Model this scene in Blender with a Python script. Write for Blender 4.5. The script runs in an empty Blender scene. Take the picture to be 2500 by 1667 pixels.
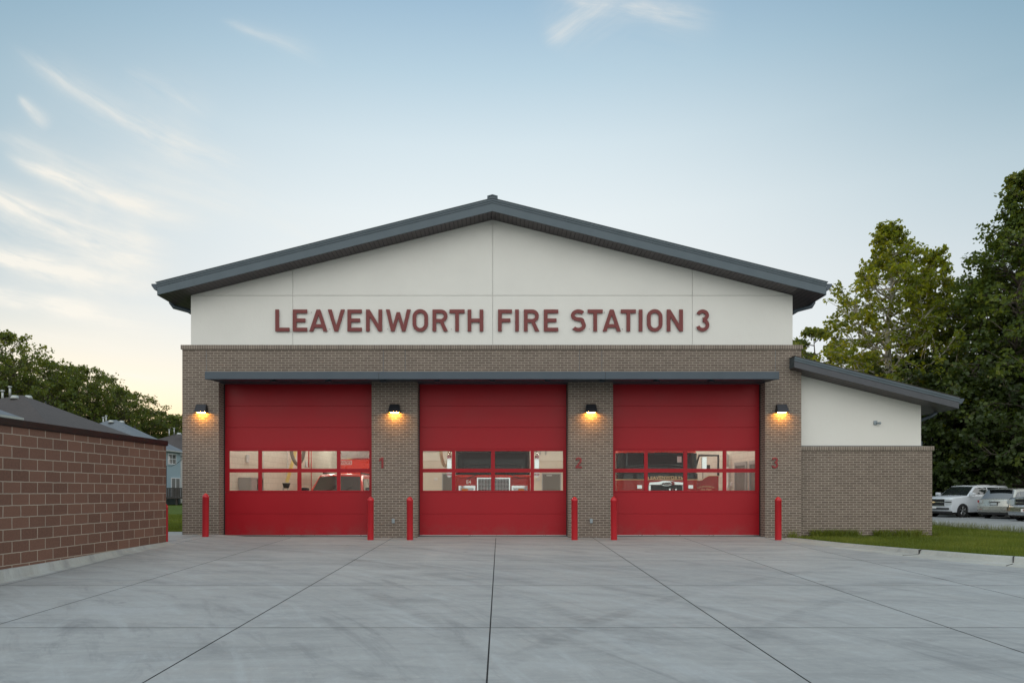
import bpy, bmesh, math, random
import numpy as np
from mathutils import Vector, Matrix
from mathutils.geometry import tessellate_polygon
# tuned constants
EXPOSURE = 0.0
SKY_STRENGTH = 0.12
SUN_E = 1.5
LAMP_E = 200.0
TUBE_E = 120.0
CLOUD_LOW = (8.6, 8.2, 7.3, 1)
CLOUD_HIGH = (7.0, 6.9, 6.5, 1)
STREAKS = [
    (250, 380, 900, 620, 60, .30, 1.0), (300, 170, 520, 290, 40, .35, 1.0), (-40, 300, 420, 520, 60, .4, 1.0), (-100, 800, 480, 860, 40, .45, 1.0),
    # x0, y0, x1, y1, width, amount, sharpness, bend
    (30, 110, 640, 450, 40, .9, 1.0, .05),
    (50, 225, 125, 310, 16, .9, 1.0),
    (20, 375, 520, 545, 36, 1.25, 1.0, .05),
    (320, 440, 620, 530, 22, .22, 1.0),
    (-120, 430, 440, 650, 66, 1.5, 1.0, .04),
    (-140, 590, 400, 700, 46, 1.5, 1.0, .03),
    (-150, 710, 460, 795, 30, 1.2, 1.0, .02),
    (-100, 690, 300, 770, 26, 1.1, 1.0),
    (200, 895, 480, 935, 16, .65, 1.0),
    (540, 45, 800, 150, 22, .40, 1.0),
    (1330, 110, 1500, -20, 64, .7, 1.0),
    (1370, 0, 1760, 45, 44, .75, 1.0),
]
def SKYGRADE(T, sky, X, Y, Z):
    """evening sky: colour ramp plus faint physical sky, brightened overhead and behind the viewer as added fill light"""
    K = 1/SKY_STRENGTH
    el = T.ramp(Z, [(0.0, (.98, .96, .90)), (.12, (.96, .98, .97)), (.28, (.95, .98, .98)), (.37, (.88, .95, .97)), (.45, (.73, .85, .91)), (.52, (.53, .70, .81)), (.59, (.36, .54, .70)), (.68, (.25, .43, .61)), (1.0, (.36, .52, .76))])
    h = T.m('SQRT', T.m('ADD', T.m('ADD', T.m('MULTIPLY', X, X), T.m('MULTIPLY', Y, Y)), .0001))
    a0 = R(-1)
    ca = T.m('DIVIDE', T.m('ADD', T.m('MULTIPLY', X, math.sin(a0)), T.m('MULTIPLY', Y, math.cos(a0))), h)
    side = T.m('POWER', T.m('SUBTRACT', 1.0, T.mapr(ca, .70, 1.0, 0, 1, True)), .6)
    lf = T.mapr(X, -.5, -.05, 1.0, 0.0); zlim = T.m('ADD', T.m('MULTIPLY', T.mapr(Z, .05, .27), lf), T.m('MULTIPLY', T.mapr(Z, .06, .44), T.m('SUBTRACT', 1.0, lf)))
    side = T.m('MULTIPLY', side, zlim); right = 1.0
    c = T.mix(side, el, T.mix(1.0, el, (.44, .575, .66, 1), 'MULTIPLY'))
    # warm glow low in the sky round the place where the sun has gone down
    s0 = R(SUN_AZ)
    cs = T.m('DIVIDE', T.m('ADD', T.m('MULTIPLY', X, math.sin(s0)), T.m('MULTIPLY', Y, math.cos(s0))), h)
    gl = T.m('MULTIPLY', T.m('POWER', T.m('MAXIMUM', cs, 0.0), 10.0), T.mapr(Z, .26, .02, 0, 1, True))
    c = T.mix(gl, c, (1.12, .96, .66, 1))
    gl2 = T.m('MULTIPLY', T.m('POWER', T.m('MAXIMUM', cs, 0.0), 22.0), T.mapr(Z, .15, .03, 0, 1, True))
    c = T.mix(T.m('MULTIPLY', gl2, .8), c, (1.25, .80, .30, 1))
    # added brightness in the unseen sky, behind the viewer and overhead, lights the facade
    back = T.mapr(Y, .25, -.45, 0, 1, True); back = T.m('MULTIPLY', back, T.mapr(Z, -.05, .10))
    c = T.mix(back, c, BACK_SKY_FILL)
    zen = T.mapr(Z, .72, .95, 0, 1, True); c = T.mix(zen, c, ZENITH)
    k = T.n('ShaderNodeVectorMath', operation='SCALE'); T.l(c, k.inputs[0]); k.inputs['Scale'].default_value = K*.92
    n_ = T.n('ShaderNodeVectorMath', operation='SCALE'); T.l(sky.outputs[0], n_.inputs[0]); n_.inputs['Scale'].default_value = .08
    ad = T.n('ShaderNodeVectorMath', operation='ADD'); T.l(k.outputs[0], ad.inputs[0]); T.l(n_.outputs[0], ad.inputs[1])
    return ad.outputs[0]
BACK_SKY_FILL = (1.60, 1.61, 1.56, 1)  # rear sky set brighter than the seen part, as fill for the facade
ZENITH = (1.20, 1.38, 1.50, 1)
R = math.radians
scene = bpy.context.scene
col = scene.collection

# ------------------------------------------------------------------ camera
cam_d = bpy.data.cameras.new('camera')
cam_d.lens = 24.0; cam_d.sensor_width = 36.0
cam_d.shift_x = 0.012; cam_d.shift_y = 0.1466
cam_d.clip_start = 0.05; cam_d.clip_end = 3000
cam = bpy.data.objects.new('camera', cam_d); col.objects.link(cam)
cam.location = (0, -19.4, 1.3); cam.rotation_euler = (R(90), 0, 0)
scene.camera = cam
D0 = 19.4

# ------------------------------------------------------------------ render / exposure
scene.view_settings.view_transform = 'Standard'
scene.view_settings.look = 'None'
scene.view_settings.gamma = 1.0
scene.view_settings.use_curve_mapping = False
scene.view_settings.exposure = EXPOSURE
scene.cycles.use_denoising = True
scene.cycles.max_bounces = 7
scene.cycles.transparent_max_bounces = 12
scene.cycles.sample_clamp_indirect = 4.0

# ------------------------------------------------------------------ node helper
class NT:
    def __init__(s, tree): s.t = tree
    def n(s, typ, **kw):
        nd = s.t.nodes.new(typ)
        for k, v in kw.items(): setattr(nd, k, v)
        return nd
    def l(s, a, b): s.t.links.new(a, b)
    def val(s, sock, v):
        if hasattr(v, 'is_output'): s.l(v, sock)
        else: sock.default_value = v
    def m(s, op, a, b=None, c=None, clamp=False):
        nd = s.n('ShaderNodeMath', operation=op); nd.use_clamp = clamp
        s.val(nd.inputs[0], a)
        if b is not None: s.val(nd.inputs[1], b)
        if c is not None: s.val(nd.inputs[2], c)
        return nd.outputs[0]
    def mix(s, fac, a, b, blend='MIX'):
        nd = s.n('ShaderNodeMix', data_type='RGBA', blend_type=blend)
        s.val(nd.inputs[0], fac); s.val(nd.inputs[6], a); s.val(nd.inputs[7], b)
        return nd.outputs[2]
    def noise(s, vec, scale, detail=4, rough=.5, dist=0.0):
        nd = s.n('ShaderNodeTexNoise'); nd.inputs['Scale'].default_value = scale
        nd.inputs['Detail'].default_value = detail; nd.inputs['Roughness'].default_value = rough
        nd.inputs['Distortion'].default_value = dist
        if vec is not None: s.l(vec, nd.inputs['Vector'])
        return nd.outputs['Fac']
    def ramp(s, fac, stops):
        nd = s.n('ShaderNodeValToRGB'); s.val(nd.inputs[0], fac)
        el = nd.color_ramp.elements
        while len(el) < len(stops): el.new(.5)
        for e, (p, c) in zip(el, stops):
            e.position = p; e.color = (c[0], c[1], c[2], 1) if not isinstance(c, (int, float)) else (c, c, c, 1)
        return nd.outputs[0]
    def mapr(s, v, a, b, c=0.0, d=1.0, smooth=False):
        nd = s.n('ShaderNodeMapRange'); nd.clamp = True
        if smooth: nd.interpolation_type = 'SMOOTHSTEP'
        s.val(nd.inputs[0], v); nd.inputs[1].default_value = a; nd.inputs[2].default_value = b
        nd.inputs[3].default_value = c; nd.inputs[4].default_value = d
        return nd.outputs[0]

# ------------------------------------------------------------------ sky and sun
SUN_EL, SUN_AZ = 4.0, -33.0            # degrees; azimuth from +Y towards +X
w = bpy.data.worlds.new('World'); scene.world = w; w.use_nodes = True
w.node_tree.nodes.clear(); T = NT(w.node_tree)
sky = T.n('ShaderNodeTexSky', sky_type='NISHITA'); sky.sun_disc = False
sky.sun_elevation = R(SUN_EL); sky.sun_rotation = R(SUN_AZ)
sky.air_density = 1.0; sky.dust_density = 1.5; sky.ozone_density = 2.0; sky.altitude = 200
geo = T.n('ShaderNodeTexCoord'); sep = T.n('ShaderNodeSeparateXYZ'); T.l(geo.outputs['Generated'], sep.inputs[0])
X, Y, Z = sep.outputs
Ys = T.m('MAXIMUM', Y, 0.05)
u = T.m('DIVIDE', X, Ys); v = T.m('DIVIDE', Z, Ys)     # tangents of the direction towards the north half of the sky
front = T.mapr(Y, 0.05, 0.3)
cmb = T.n('ShaderNodeCombineXYZ'); T.l(u, cmb.inputs[0]); T.l(v, cmb.inputs[1])
uv3 = cmb.outputs[0]
wob = T.m('MULTIPLY', T.m('SUBTRACT', T.noise(uv3, 3.0, 3), .5), .10)
fine = T.noise(uv3, 9.0, 8, .62, .6)
def streak(x0, y0, x1, y1, wid, amp, sharp=1.0, bend=0.0):
    # a thin ice cloud lying along a line of the sky (coordinates in source pixels of the survey, turned into tangents)
    a = ((x0-1220)/1667, (1200-y0)/1667); b = ((x1-1220)/1667, (1200-y1)/1667)
    dx, dy = b[0]-a[0], b[1]-a[1]; L = math.hypot(dx, dy); dx /= L; dy /= L
    px = T.m('SUBTRACT', u, a[0]); py = T.m('SUBTRACT', v, a[1])
    s_ = T.m('ADD', T.m('MULTIPLY', px, dx), T.m('MULTIPLY', py, dy))
    s_ = T.m('DIVIDE', s_, L)
    q = T.m('ADD', T.m('MULTIPLY', px, -dy), T.m('MULTIPLY', py, dx))
    q = T.m('ADD', q, T.m('MULTIPLY', wob, .35))
    if bend: q = T.m('ADD', q, T.m('MULTIPLY', T.m('MULTIPLY', s_, T.m('SUBTRACT', 1.0, s_)), bend))
    # stretched noise along the streak gives it its fibres
    cb = T.n('ShaderNodeCombineXYZ')
    T.l(T.m('MULTIPLY', s_, L*5.0), cb.inputs[0]); T.l(T.m('MULTIPLY', q, 26.0), cb.inputs[1]); cb.inputs[2].default_value = x0*.013+y0*.007
    fib = T.noise(cb.outputs[0], 1.3, 6, .6, .4)
    wd = T.m('MULTIPLY', T.m('ADD', .35, T.m('MULTIPLY', s_, .9)), wid/1667)
    wd = T.m('MAXIMUM', wd, .004)
    g = T.m('DIVIDE', q, wd); g = T.m('MULTIPLY', g, g); g = T.m('DIVIDE', 1.0, T.m('ADD', 1.0, g)); g = T.m('POWER', g, 1.6*sharp)
    e = T.m('MULTIPLY', T.mapr(s_, -.05, .22, 0, 1, True), T.mapr(s_, .6, 1.08, 1, 0, True))
    f = T.mapr(fib, .28, .72)
    return T.m('MULTIPLY', T.m('MULTIPLY', T.m('MULTIPLY', g, e), f), amp)
cl = None
for a in STREAKS:
    c_ = streak(*a)
    cl = c_ if cl is None else T.m('ADD', cl, c_)
cl = T.m('MULTIPLY', T.m('MULTIPLY', cl, T.mapr(fine, .2, .75, .55, 1.15)), front)
# thin veil elsewhere
sv = T.n('ShaderNodeMapping'); sv.inputs['Scale'].default_value = (1.2, 1.2, 9.0); T.l(geo.outputs['Generated'], sv.inputs[0])
veil = T.mapr(T.noise(sv.outputs[0], 1.6, 5, .6, .5), .5, .85, 0, .12)
veil = T.m('MULTIPLY', veil, T.mapr(Z, .02, .25, 1, 0))
cl = T.m('MINIMUM', T.m('ADD', T.m('MULTIPLY', cl, 1.25), veil), .95)
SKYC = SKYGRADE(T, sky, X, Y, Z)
warm = T.mapr(Z, .08, .55)
ccol = T.mix(warm, CLOUD_LOW, CLOUD_HIGH)
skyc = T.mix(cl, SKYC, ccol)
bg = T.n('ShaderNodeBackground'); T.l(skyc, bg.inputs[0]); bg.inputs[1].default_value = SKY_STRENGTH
wo = T.n('ShaderNodeOutputWorld'); T.l(bg.outputs[0], wo.inputs[0])

sl = bpy.data.lights.new('sun', 'SUN'); sl.energy = SUN_E; sl.angle = R(0.6); sl.color = (1.0, .72, .42)
so = bpy.data.objects.new('sun', sl); col.objects.link(so)
sd = Vector((math.sin(R(SUN_AZ))*math.cos(R(SUN_EL)), math.cos(R(SUN_AZ))*math.cos(R(SUN_EL)), math.sin(R(SUN_EL))))
so.rotation_euler = (-sd).to_track_quat('-Z', 'Y').to_euler(); so.location = sd*60

# ------------------------------------------------------------------ object helpers
def tag(o, label=None, cat=None, group=None, kind=None):
    if label: o['label'] = label
    if cat: o['category'] = cat
    if group: o['group'] = group
    if kind: o['kind'] = kind
    return o
def thing(name, label, cat, loc=(0, 0, 0), rz=0, group=None):
    o = bpy.data.objects.new(name, None); col.objects.link(o)
    o.location = loc; o.rotation_euler = (0, 0, rz); o.empty_display_size = .2
    return tag(o, label, cat, group)
def copy_tree(o, parent=None):
    c = o.copy(); col.objects.link(c)
    if parent is not None: c.parent = parent
    for ch in list(o.children): copy_tree(ch, c)
    return c

class MB:
    """collects faces for one mesh; UVs are metres, projected along the dominant axis of each face"""
    def __init__(s): s.v = []; s.f = []; s.mi = []; s.cur = 0; s.sm = []; s.smooth = False
    def add(s, vs, fs):
        b = len(s.v); s.v += [tuple(p) for p in vs]
        for f in fs: s.f.append([b+i for i in f]); s.mi.append(s.cur); s.sm.append(s.smooth)
    def box(s, x0, x1, y0, y1, z0, z1, M=None):
        vs = [(x0,y0,z0),(x1,y0,z0),(x1,y1,z0),(x0,y1,z0),(x0,y0,z1),(x1,y0,z1),(x1,y1,z1),(x0,y1,z1)]
        if M is not None: vs = [M @ Vector(p) for p in vs]
        s.add(vs, [(0,3,2,1),(4,5,6,7),(0,1,5,4),(1,2,6,5),(2,3,7,6),(3,0,4,7)]); return s
    def prism(s, poly, y0, y1, M=None, caps=True):
        """poly of (x,z), extruded along y"""
        n = len(poly)
        vs = [Vector((p[0], y0, p[1])) for p in poly]+[Vector((p[0], y1, p[1])) for p in poly]
        if M is not None: vs = [M @ p for p in vs]
        fs = [(i, (i+1) % n, n+(i+1) % n, n+i) for i in range(n)]
        if caps: fs += [tuple(range(n))[::-1], tuple(range(n, 2*n))]
        s.add(vs, fs); return s
    def cyl(s, p0, p1, r0, r1=None, n=12, caps=True, smooth=True):
        r1 = r0 if r1 is None else r1
        p0 = Vector(p0); p1 = Vector(p1); d = (p1-p0).normalized()
        a = d.orthogonal().normalized(); b = d.cross(a)
        vs = []
        for (p, r) in ((p0, r0), (p1, r1)):
            for i in range(n):
                t = 2*math.pi*i/n; vs.append(p+a*(math.cos(t)*r)+b*(math.sin(t)*r))
        o = s.smooth; s.smooth = smooth
        s.add(vs, [(i, (i+1) % n, n+(i+1) % n, n+i) for i in range(n)]); s.smooth = o
        if caps:
            base = len(s.v)-2*n
            s.f.append([base+i for i in range(n)][::-1]); s.mi.append(s.cur); s.sm.append(False)
            s.f.append([base+n+i for i in range(n)]); s.mi.append(s.cur); s.sm.append(False)
        return s
    def tube(s, pts, r, n=8):
        pts = [Vector(p) for p in pts]
        rs = r if isinstance(r, (list, tuple)) else [r]*len(pts)
        vs = []; a = None
        for i, p in enumerate(pts):
            d = (pts[min(i+1, len(pts)-1)]-pts[max(i-1, 0)]).normalized()
            if a is None: a = d.orthogonal().normalized()
            a = (a-d*a.dot(d)).normalized(); b = d.cross(a)
            for k in range(n):
                t = 2*math.pi*k/n; vs.append(p+a*(math.cos(t)*rs[i])+b*(math.sin(t)*rs[i]))
        fs = []
        for i in range(len(pts)-1):
            for k in range(n): fs.append((i*n+k, i*n+(k+1) % n, (i+1)*n+(k+1) % n, (i+1)*n+k))
        o = s.smooth; s.smooth = True; s.add(vs, fs); s.smooth = o
        s.add(vs[:n], [tuple(range(n))[::-1]]); s.add(vs[-n:], [tuple(range(n))]); return s
    def lathe(s, prof, n=20, c=(0, 0, 0)):
        vs = []
        for (r, z) in prof:
            for k in range(n):
                t = 2*math.pi*k/n; vs.append((c[0]+r*math.cos(t), c[1]+r*math.sin(t), c[2]+z))
        fs = []
        for i in range(len(prof)-1):
            for k in range(n): fs.append((i*n+k, i*n+(k+1) % n, (i+1)*n+(k+1) % n, (i+1)*n+k))
        o = s.smooth; s.smooth = True; s.add(vs, fs); s.smooth = o
        s.add(vs[-n:], [tuple(range(n))]); return s
    def build(s, name, mats, parent=None, bevel=0, M=None, seg=2, uvoff=(0, 0), weld=False):
        me = bpy.data.meshes.new(name)
        vs = s.v if M is None else [tuple(M @ Vector(p)) for p in s.v]
        me.from_pydata(vs, [], s.f)
        if not isinstance(mats, (list, tuple)): mats = [mats]
        for m_ in mats: me.materials.append(m_)
        me.polygons.foreach_set('material_index', s.mi)
        me.polygons.foreach_set('use_smooth', s.sm)
        if weld:
            bm = bmesh.new(); bm.from_mesh(me); bmesh.ops.remove_doubles(bm, verts=bm.verts, dist=1e-5)
            bmesh.ops.recalc_face_normals(bm, faces=bm.faces); bm.to_mesh(me); bm.free()
        me.validate(); me.update()
        uvl = me.uv_layers.new(name='UVMap'); dat = uvl.data
        for p in me.polygons:
            nx, ny, nz = abs(p.normal.x), abs(p.normal.y), abs(p.normal.z)
            for li in p.loop_indices:
                c = me.vertices[me.loops[li].vertex_index].co
                if ny >= nx and ny >= nz: q = (c.x, c.z)
                elif nx >= nz: q = (c.y, c.z)
                else: q = (c.x, c.y)
                dat[li].uv = (q[0]+uvoff[0], q[1]+uvoff[1])
        o = bpy.data.objects.new(name, me); col.objects.link(o)
        if parent is not None: o.parent = parent
        if bevel:
            b = o.modifiers.new('Bevel', 'BEVEL'); b.width = bevel; b.segments = seg; b.limit_method = 'ANGLE'; b.angle_limit = R(35)
            b.harden_normals = False
        return o
def BX(name, mat, parent, *boxes, **kw):
    m_ = MB()
    for b in boxes: m_.box(*b)
    return m_.build(name, mat, parent, **kw)
def BXS(name, mat, parent, *boxes, **kw):
    return [BX(name, mat, parent, b, **kw) for b in boxes]
def rotm(loc, rz=0, rx=0, ry=0):
    return Matrix.Translation(loc) @ Matrix.Rotation(rz, 4, 'Z') @ Matrix.Rotation(ry, 4, 'Y') @ Matrix.Rotation(rx, 4, 'X')

# ------------------------------------------------------------------ materials
def mat(name):
    m_ = bpy.data.materials.new(name); m_.use_nodes = True; m_.node_tree.nodes.clear()
    t = NT(m_.node_tree); out = t.n('ShaderNodeOutputMaterial'); bs = t.n('ShaderNodeBsdfPrincipled'); t.l(bs.outputs[0], out.inputs[0])
    t.bs = bs; t.out = out; return m_, t
def plain(name, c, rough=.5, metal=0.0, var=.12, vscale=6.0, bump=0.0, bscale=60, coat=0.0, emit=None, estr=0, trans=0.0, alpha=None, spec=None):
    m_, t = mat(name); tc = t.n('ShaderNodeTexCoord').outputs['Object']
    bs = t.bs
    if var:
        f = t.noise(tc, vscale, 5, .6)
        a = [x*(1-var) for x in c]+[1]; b = [min(1, x*(1+var)) for x in c]+[1]
        t.l(t.mix(f, a, b), bs.inputs['Base Color'])
        r_ = t.mapr(t.noise(tc, vscale*2.3, 3), .3, .7, max(0, rough-.06), min(1, rough+.06)); t.l(r_, bs.inputs['Roughness'])
    else:
        bs.inputs['Base Color'].default_value = (*c, 1); bs.inputs['Roughness'].default_value = rough
    bs.inputs['Metallic'].default_value = metal
    if spec is not None: bs.inputs['Specular IOR Level'].default_value = spec
    if coat: bs.inputs['Coat Weight'].default_value = coat; bs.inputs['Coat Roughness'].default_value = .05
    if emit: bs.inputs['Emission Color'].default_value = (*emit, 1); bs.inputs['Emission Strength'].default_value = estr
    if bump:
        b = t.n('ShaderNodeBump'); b.inputs['Strength'].default_value = bump; b.inputs['Distance'].default_value = .01
        t.l(t.noise(tc, bscale, 4), b.inputs['Height']); t.l(b.outputs[0], bs.inputs['Normal'])
    return m_
def brick(name, c1, c2, mortar, bw, bh, ms, rough=.85, bump=.5, off=.5, grit=0, var=.25, dist=.006):
    m_, t = mat(name); tcn = t.n('ShaderNodeTexCoord'); uvn = tcn.outputs['UV']; ob = tcn.outputs['Object']
    b = t.n('ShaderNodeTexBrick'); b.offset = off; b.squash = 1.0
    # a little waviness keeps the mortar lines from being ruler straight
    wv = t.n('ShaderNodeVectorMath', operation='SCALE'); nz = t.n('ShaderNodeTexNoise'); nz.inputs['Scale'].default_value = 7; t.l(ob, nz.inputs[0])
    sb = t.n('ShaderNodeVectorMath', operation='SUBTRACT'); t.l(nz.outputs['Color'], sb.inputs[0]); sb.inputs[1].default_value = (.5, .5, .5)
    t.l(sb.outputs[0], wv.inputs[0]); wv.inputs['Scale'].default_value = dist
    ad = t.n('ShaderNodeVectorMath', operation='ADD'); t.l(uvn, ad.inputs[0]); t.l(wv.outputs[0], ad.inputs[1])
    t.l(ad.outputs[0], b.inputs['Vector'])
    b.inputs['Scale'].default_value = 1.0; b.inputs['Brick Width'].default_value = bw; b.inputs['Row Height'].default_value = bh
    b.inputs['Mortar Size'].default_value = ms/2; b.inputs['Mortar Smooth'].default_value = .15
    b.inputs['Color1'].default_value = (0, 0, 0, 1); b.inputs['Color2'].default_value = (1, 1, 1, 1); b.inputs['Mortar'].default_value = (.5, .5, .5, 1)
    b.inputs['Bias'].default_value = 0.0
    base = t.mix(b.outputs['Color'], (*c1, 1), (*c2, 1))
    f = t.noise(ob, 55 if not grit else grit, 6, .7)
    base = t.mix(t.m('MULTIPLY', t.mapr(f, .25, .75), var), base, (c2[0]*1.5, c2[1]*1.5, c2[2]*1.5, 1))
    big = t.noise(ob, .6, 4, .6)
    base = t.mix(t.mapr(big, .35, .75, 0, .22), base, (c1[0]*.6, c1[1]*.6, c1[2]*.6, 1))
    mo = t.mix(t.mapr(t.noise(ob, 3.0, 5), .3, .7), (mortar[0]*.8, mortar[1]*.8, mortar[2]*.8, 1), (*mortar, 1))
    t.l(t.mix(b.outputs['Fac'], base, mo), t.bs.inputs['Base Color']); t.bs.inputs['Roughness'].default_value = rough
    bm_ = t.n('ShaderNodeBump'); bm_.inputs['Strength'].default_value = bump; bm_.inputs['Distance'].default_value = .008
    h = t.m('ADD', t.m('SUBTRACT', 1.0, b.outputs['Fac']), t.m('MULTIPLY', f, .5)); t.l(h, bm_.inputs['Height']); t.l(bm_.outputs[0], t.bs.inputs['Normal'])
    return m_
M_ = {}
M_['brick'] = brick('grey_brown_brick', (.108, .083, .067), (.158, .125, .102), (.43, .375, .31), .2032, .0677, .0125)
M_['rowlock'] = brick('rowlock_brick', (.13, .105, .085), (.20, .165, .135), (.44, .39, .33), .0677, .5, .012, off=0)
M_['cmu'] = brick('split_face_block', (.088, .045, .031), (.158, .082, .056), (.38, .32, .255), .4064, .2032, .018, bump=1.0, grit=26, var=.55, dist=.014)
M_['incmu'] = brick('painted_block', (.56, .52, .45), (.60, .56, .49), (.42, .39, .33), .4064, .2032, .012, rough=.5, bump=.3, var=.05, dist=0)
M_['dark_metal'] = plain('slate_blue_metal', (.050, .070, .090), .42, .2, .08, 1.2)
M_['fascia2'] = plain('slate_blue_trim', (.066, .092, .110), .40, .2, .06, 1.5)
M_['wing_trim'] = plain('charcoal_trim', (.055, .060, .070), .42, .2, .05, 2)
M_['roof_metal'] = plain('roof_metal', (.06, .08, .09), .45, .4, .1, 2)
M_['steel_dark'] = plain('dark_lamp_metal', (.022, .024, .030), .42, .5, .1, 8)
M_['door_red'] = None
M_['letter'] = plain('oxide_red_paint', (.165, .030, .028), .55, 0, .12, 9, .15, 90)
M_['number'] = plain('number_red_paint', (.22, .020, .022), .5, 0, .1, 9)
M_['bollard'] = plain('bollard_red_plastic', (.42, .008, .016), .38, 0, .10, 3, .05, 80)
M_['cap_brown'] = plain('coping_brown_metal', (.030, .024, .022), .42, .4, .1, 2)
M_['grey_box'] = plain('grey_plastic', (.25, .30, .33), .5, 0, .08, 20)
M_['black'] = plain('black_rubber', (.012, .012, .013), .6, 0, .1, 20)
M_['blackgloss'] = plain('black_gloss', (.012, .013, .015), .12, 0, 0, coat=.6)
M_['chrome'] = plain('chrome', (.70, .71, .72), .10, 1.0, 0)
M_['alu'] = plain('brushed_aluminium', (.52, .53, .53), .32, 1.0, .1, 6)
M_['white_paint'] = plain('white_paint', (.62, .63, .64), .25, 0, .04, 4, coat=.5)
M_['carwhite'] = plain('car_white', (.62, .66, .70), .22, 0, .03, 2, coat=.8)
M_['carsilver'] = plain('car_silver_gold', (.42, .42, .38), .28, .5, .04, 2, coat=.7)
M_['carsilver2'] = plain('car_silver', (.40, .44, .48), .26, .5, .04, 2, coat=.7)
M_['cardark'] = plain('car_dark_green', (.035, .065, .075), .25, .3, .05, 2, coat=.7)
M_['carglass'] = plain('tinted_glass', (.016, .021, .023), .04, 0, 0, spec=1.0, coat=1.0)
M_['engine_red'] = plain('engine_red', (.66, .030, .010), .3, 0, .05, 2, coat=.25)
M_['engine_deep'] = plain('engine_deep_red', (.40, .016, .010), .3, 0, .05, 2, coat=.2, spec=.3)
M_['cabglass'] = plain('cab_glass', (.014, .016, .016), .08, 0, 0, spec=.22)
M_['engine_black'] = plain('engine_black', (.012, .012, .013), .16, 0, 0, spec=.5)
M_['gold'] = plain('gold_leaf', (.88, .66, .34), .4, 0, .05, 20)
M_['white_letter'] = plain('white_vinyl', (.8, .8, .78), .4, 0, .03, 20)
M_['lens'] = plain('lamp_lens', (.55, .6, .62), .08, .2, 0, spec=.8)
M_['redlens'] = plain('red_lens', (.35, .01, .01), .15, 0, 0)
M_['amber'] = plain('amber_lens', (.8, .3, .03), .2, 0, 0)
M_['inpaint'] = plain('interior_wall_paint', (.62, .57, .49), .5, 0, .05, 1.2, .1, 30)
M_['inlight'] = plain('interior_upper_paint', (.70, .67, .60), .5, 0, .05, 1.2)
M_['infloor'] = plain('bay_floor_concrete', (.32, .31, .29), .3, 0, .12, .8)
M_['door_grey'] = plain('grey_steel_door', (.14, .135, .125), .45, 0, .06, 3)
M_['tan_hose'] = plain('tan_hose', (.50, .42, .28), .6, 0, .1, 10)
M_['yellow'] = plain('yellow_hose', (.80, .66, .26), .5, 0, .06, 10)
M_['cab_grey'] = plain('grey_cabinet', (.33, .34, .34), .4, .2, .06, 3)
M_['tyre'] = plain('tyre', (.014, .014, .015), .8, 0, .15, 20)
M_['bark'] = plain('bark', (.085, .070, .055), .9, 0, .35, 5, .6, 20)
M_['bark_pale'] = plain('pale_bark', (.34, .32, .27), .85, 0, .45, 2.2, .4, 20)
M_['wood_dark'] = plain('dark_deck_wood', (.035, .03, .027), .8, 0, .2, 6)
M_['vent_pale'] = plain('galvanised_pipe', (.40, .42, .41), .5, .4, .1, 10)
M_['glow'] = plain('lamp_diffuser', (1, .7, .35), .4, 0, 0, emit=(1.0, .40, .055), estr=LAMP_E)
M_['tube'] = plain('light_tube', (1, .95, .85), .4, 0, 0, emit=(1.0, .93, .82), estr=TUBE_E)

def mat_stucco():
    m_, t = mat('white_stucco'); ob = t.n('ShaderNodeTexCoord').outputs['Object']
    f = t.noise(ob, .9, 5, .55)
    t.l(t.mix(f, (.655, .65, .615, 1), (.735, .73, .69, 1)), t.bs.inputs['Base Color']); t.bs.inputs['Roughness'].default_value = .9
    b = t.n('ShaderNodeBump'); b.inputs['Strength'].default_value = .6; b.inputs['Distance'].default_value = .007
    t.l(t.m('ADD', t.noise(ob, 45, 5, .65), t.m('MULTIPLY', t.noise(ob, 4, 3), 1.2)), b.inputs['Height']); t.l(b.outputs[0], t.bs.inputs['Normal']); return m_
M_['stucco'] = mat_stucco()
def mat_soffit():
    m_, t = mat('dark_ribbed_soffit'); uvn = t.n('ShaderNodeTexCoord').outputs['UV']; s_ = t.n('ShaderNodeSeparateXYZ'); t.l(uvn, s_.inputs[0])
    fr = t.m('FRACT', t.m('DIVIDE', s_.outputs[0], .117)); g = t.mapr(t.m('ABSOLUTE', t.m('SUBTRACT', fr, .5)), .37, .47)
    t.l(t.mix(g, (.078, .064, .068, 1), (.010, .009, .009, 1)), t.bs.inputs['Base Color']); t.bs.inputs['Roughness'].default_value = .45
    b = t.n('ShaderNodeBump'); b.invert = True; b.inputs['Strength'].default_value = 1; b.inputs['Distance'].default_value = .01; t.l(g, b.inputs['Height']); t.l(b.outputs[0], t.bs.inputs['Normal'])
    return m_
M_['soffit'] = mat_soffit()
def mat_door():
    m_, t = mat('red_door_steel'); ob = t.n('ShaderNodeTexCoord').outputs['Object']; mp = t.n('ShaderNodeMapping'); mp.inputs['Scale'].default_value = (14, 1, 90); t.l(ob, mp.inputs[0])
    fi = t.noise(mp.outputs[0], 1.0, 4, .6); big = t.noise(ob, 1.1, 4, .55)
    c = t.mix(big, (.275, .0035, .009, 1), (.345, .005, .013, 1)); c = t.mix(t.mapr(fi, .3, .7, 0, .10), c, (.40, .016, .024, 1)); t.bs.inputs['Specular IOR Level'].default_value = .30
    sx = t.n('ShaderNodeSeparateXYZ'); t.l(ob, sx.inputs[0]); dirt = t.m('MULTIPLY', t.mapr(sx.outputs[2], .02, .55, 1, 0, True), t.mapr(t.noise(ob, 2.6, 6, .7), .42, .7, 0, .45)); c = t.mix(dirt, c, (.16, .075, .065, 1))
    t.l(c, t.bs.inputs['Base Color']); t.l(t.mapr(big, .3, .7, .40, .50), t.bs.inputs['Roughness'])
    b = t.n('ShaderNodeBump'); b.inputs['Strength'].default_value = .25; b.inputs['Distance'].default_value = .002; t.l(fi, b.inputs['Height']); t.l(b.outputs[0], t.bs.inputs['Normal']); return m_
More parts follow.
